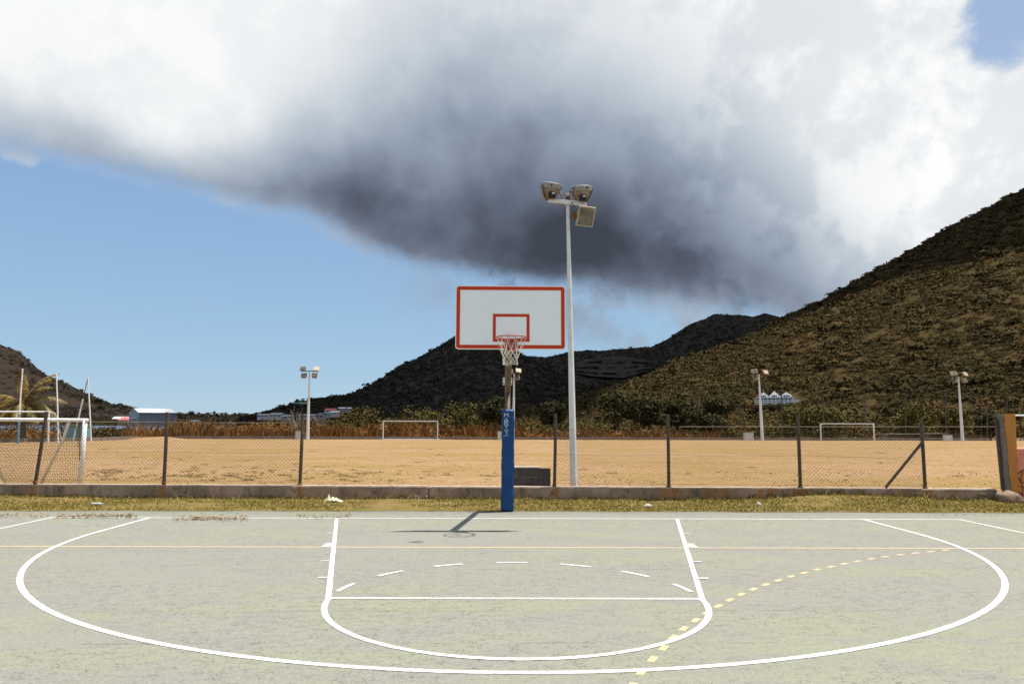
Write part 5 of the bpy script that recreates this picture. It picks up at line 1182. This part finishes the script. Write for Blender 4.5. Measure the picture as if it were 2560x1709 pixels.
b = sub(wh); b.hexa([wp(-.05, .1, z0+5), wp(-.004, .1, z0+5.2), wp(-.004, .9, z0+5.2), wp(-.05, .9, z0+5)], [wp(-.05, .1, z0+5.2), wp(-.004, .1, z0+5.4), wp(-.004, .9, z0+5.4), wp(-.05, .9, z0+5.2)]); b.build('side_canopy', M_roofw, wh)
HW = [mat('house_wall_%d' % k, c, tuple(v*.85 for v in c), .4, rough=.9) for k, c in enumerate(((.42, .40, .42), (.30, .27, .30), (.50, .45, .38), (.36, .22, .22), (.24, .24, .29), (.46, .46, .50)))]
HN = [0]
def house(px0, px1, pye, pyr, pyb, D, rm, label, z0=None, ax='x', nw=3, dep=9):
    HN[0] += 1
    Y = toY(D); a = at(px0, pye, Y); c = at(px1, pye, Y); zr = at((px0+px1)/2, pyr, Y).z; zb = at((px0+px1)/2, pyb, Y).z if z0 is None else z0
    e_ = empty('house', ((a.x+c.x)/2, Y, zb), label, 'building'); b = sub(e_); b.box(((a.x+c.x)/2, Y+dep/2, (zb-2+a.z)/2), (c.x-a.x, dep, a.z-zb+2)); b.build('wall', HW[HN[0] % 6], e_)
    b = sub(e_); gable(b, a.x, c.x, Y, Y+dep, a.z-.05, zr, ax, .5); b.build('roof', rm, e_)
    for k in range(nw): x = a.x+(c.x-a.x)*(k+.5)/nw; h = a.z-zb; b = sub(e_); b.box((x, Y-.01, zb+h*.55), ((c.x-a.x)/nw*.5, .06, h*.5)); b.build('window', M_win, e_)
house(281, 312, 1046, 1041, 1054, 560, M_roofw, 'long white-roofed shed left of the warehouse', z0=-1.3)
house(297, 321, 1049, 1041.5, 1056, 500, M_roofr, 'small red-roofed house left of the warehouse', z0=-1.3)
def hz(h, px, py): D = h.find(px, py); return D
house(722, 744, 1009, 1005, 1014, hz(hC, 733, 1012)-6, M_roofg, 'green-roofed house on the central hill ridge, the left of two')
house(746, 768, 1009, 1004.5, 1014, hz(hC, 757, 1012)-6, M_roofg, 'green-roofed house on the central hill ridge, the right of two')
house(643, 669, 1037, 1033.5, 1043, 560, M_roofd, 'pale-roofed low building at the left foot of the central hill')
house(675, 701, 1036, 1031, 1043, 530, M_roofd, 'pale-roofed long building, second from the left at the hill foot')
house(706, 723, 1040, 1036, 1046, 490, M_roofd, 'pale-roofed small building, third from the left at the hill foot')
house(746, 784, 1038, 1034.5, 1044, 500, M_roofd, 'long low white building behind the far left floodlight pole')
house(790, 806, 1037, 1032, 1043, 480, M_roofd, 'small gabled white house right of the far left floodlight pole', ax='y', nw=2)
house(806, 818, 1033, 1029.5, 1038, 476, M_roofd, 'small gabled pale house, highest of the pair above the scrub', ax='y', nw=2)
house(812, 836, 1025, 1020, 1031, 510, M_roofr, 'pink-roofed house on the lower central hill', nw=2)
house(826, 843, 1030, 1026.5, 1035, 495, M_roofw, 'cream house just below the pink-roofed one', nw=2)
house(846, 874, 1020, 1017.5, 1024, 520, M_roofw, 'long white flat house on the lower central hill', nw=4)
house(470, 494, 1052, 1050, 1056, 700, M_roofw, 'low pale building right of the warehouse', z0=-1.3)
# hotel on the right-hand hill: three gables over two balcony floors
D = HOTEL_D; Y = toY(D); s = pxm(D); z_of = lambda py: at(1940, py, Y).z; x_of = lambda p: at(p, 1000, Y).x
ht = empty('hotel', (x_of(1942), Y, z_of(1012)), 'white three-gabled hotel on the slope of the right-hand hill', 'building'); ht.rotation_euler.z = R(-20)
x0, x1 = x_of(1892), x_of(1978); zb, z1, z2, zt_ = z_of(1012), z_of(1003), z_of(993.5), z_of(987)
b = sub(ht); b.box(((x0+x1)/2, Y+7.5, (zb-1+z2)/2), (x1-x0, 9, z2-zb+1)); b.build('wall', M_hwall, ht)
for zz in (z1, z2, zb+.5): b = sub(ht); b.box(((x0+x1)/2+.6, Y+1.2, zz), (x1-x0+.8, 3.2, .30)); b.build('balcony_slab', M_hwall, ht)
for zz in (zb+.5, z1): b = sub(ht); b.box(((x0+x1)/2+.6, Y-.35, zz+.55), (x1-x0+.8, .08, .3)); b.build('railing', M_hwall, ht)
for k in range(10): x = x0+(x1-x0)*k/9; b = sub(ht); b.box((x, Y-.2, (zb+z2)/2), (.3, .3, z2-zb-.4)); b.build('column', M_hwall, ht)
for fl_ in (zb, z1):
    for k in range(9): x = x0+(x1-x0)*(k+.5)/9; b = sub(ht); b.box((x, Y+2.95, fl_+(z1-zb)*.52), ((x1-x0)/9*.84, .08, (z1-zb)*.80)); b.build('window', M_win, ht)
for ga, gb, gt, rm in ((1892, 1901, 984, M_roofr), (1901, 1921, 979, M_roofw), (1927, 1947, 976, M_roofw), (1953, 1977, 979, M_roofw)):
    gx0, gx1 = x_of(ga), x_of(gb); zr = z_of(gt); ze = z2+(z_of(988.5)-z2)*1.0
    b = sub(ht); b.box(((gx0+gx1)/2, Y+6.2, (z2+ze)/2+.2), (gx1-gx0-.5, 8, ze-z2)); b.build('dormer_wall', M_hwall, ht)
    b = sub(ht); gable(b, gx0, gx1, Y+2, Y+11, ze, zr, 'y', .25); b.build('gable_roof', rm, ht)
    for k in (-1, 0, 1): b = sub(ht); b.box(((gx0+gx1)/2+k*(gx1-gx0)*.22, Y+1.70, ze-.1), ((gx1-gx0)*.13, .12, .8)); b.build('dormer_window', M_win, ht)
b = sub(ht); b.box(((x0+x1)/2, Y+7.2, z2+.45), (x1-x0-1, 7.0, .7)); b.build('roof_slope', M_roofw, ht)
b = sub(ht); b.box(((x0+x1)/2, Y+5.5, zb-3.2), (x1-x0+1.5, 9, 5.6)); b.build('basement', M_greywall, ht)
b = sub(ht); b.box((x1+1.4, Y+5, (zb+z2)/2-.6), (2.6, 6, z2-zb-.4)); b.build('stair_tower', M_hwall, ht)

rr_ = np.random.default_rng(52); C_ = []; N_ = []
for _ in range(46):
    px = rr_.uniform(1876, 1996); D_ = HOTEL_D-rr_.uniform(3.5, 9); c = at(px, 1013+rr_.uniform(0, 9)+max(0, (1940-px)*.05), toY(D_)); d = rr_.normal(size=(90, 3)); d /= np.linalg.norm(d, axis=1, keepdims=True)
    C_.append(np.array(c)+d*np.array([1.5, 1.5, 1.25])*rr_.uniform(.6, 1, (90, 1))); N_.append(d+np.array([0, 0, .4]))
V, F = leaf_cards(np.concatenate(C_), np.concatenate(N_), np.full(46*90, .24), rr_); tag(link('hotel_garden', npmesh('hotel_garden', V, F), M_thicket), 'dark garden bushes hiding the foot of the white hotel', 'bushes', kind='stuff')

# ------------------------------------------------------------------ unseen cloud added overhead, outlined so its shadow covers the back hills
HC = 2500.0
edge = []
for px, D in ((560, 1500), (640, 520), (760, 400), (1000, 360), (1250, 350), (1400, 400), (1500, 740), (1640, 800), (1800, 830), (1950, 830)):
    p = at(px, 1050, toY(D)); edge.append(Vector((p.x, p.y, 0)))
for px, py in ((2060, 772), (2180, 712), (2290, 672), (2400, 634), (2507, 606), (2560, 585), (2750, 540), (3000, 500)):
    D = hA.find(px, py); p = at(px, py, toY(D)); edge.append(p)
for px, D in ((3600, 900), (3200, 2300), (1900, 2600), (900, 2500), (200, 2200)):
    p = at(px, 1050, toY(D)); edge.append(Vector((p.x, p.y, 0)))
edge = [Vector((p.x+SUN.x/SUN.z*(HC-p.z), p.y+SUN.y/SUN.z*(HC-p.z), HC)) for p in edge]
ring_ = []
for a, c in zip(edge, edge[1:]+edge[:1]):
    k = max(1, int((c-a).length/30)); ring_ += [a.lerp(c, i/k) for i in range(k)]
cen = sum(ring_, Vector())/len(ring_); n = len(ring_); V = []
for sc_, dz, jj in ((.97, -25, 10), (1.0, 0, 14), (1.03, 70, 30), (1.0, 160, 40), (.86, 300, 60), (.5, 420, 60)):
    for i, p in enumerate(ring_):
        q = cen+(p-cen)*(sc_ if dz else 1.0); a = i*.21; d_ = (p-cen).normalized(); q = q+d_*jj*fbm(p.x*.006, p.y*.006, dz*.01, 4); q.z = HC+dz+.4*jj*fbm(p.x*.01, p.y*.01, 5+dz*.01); V.append(tuple(q))
F = [(l*n+i, l*n+(i+1) % n, (l+1)*n+(i+1) % n, (l+1)*n+i) for l in range(5) for i in range(n)]
cm = bpy.data.meshes.new('shade_cloud'); cm.from_pydata(V, [], F+[tuple(range(n))[::-1], tuple(5*n+i for i in range(n))]); cm.update()
M_shade_cloud = mat('shade_cloud_white', (.85, .86, .88), (.78, .80, .83), .002, rough=1, spec=0)
tag(link('shade_cloud', cm, M_shade_cloud), 'unseen white cloudbank added to shade the back hills', 'shade_cloud')
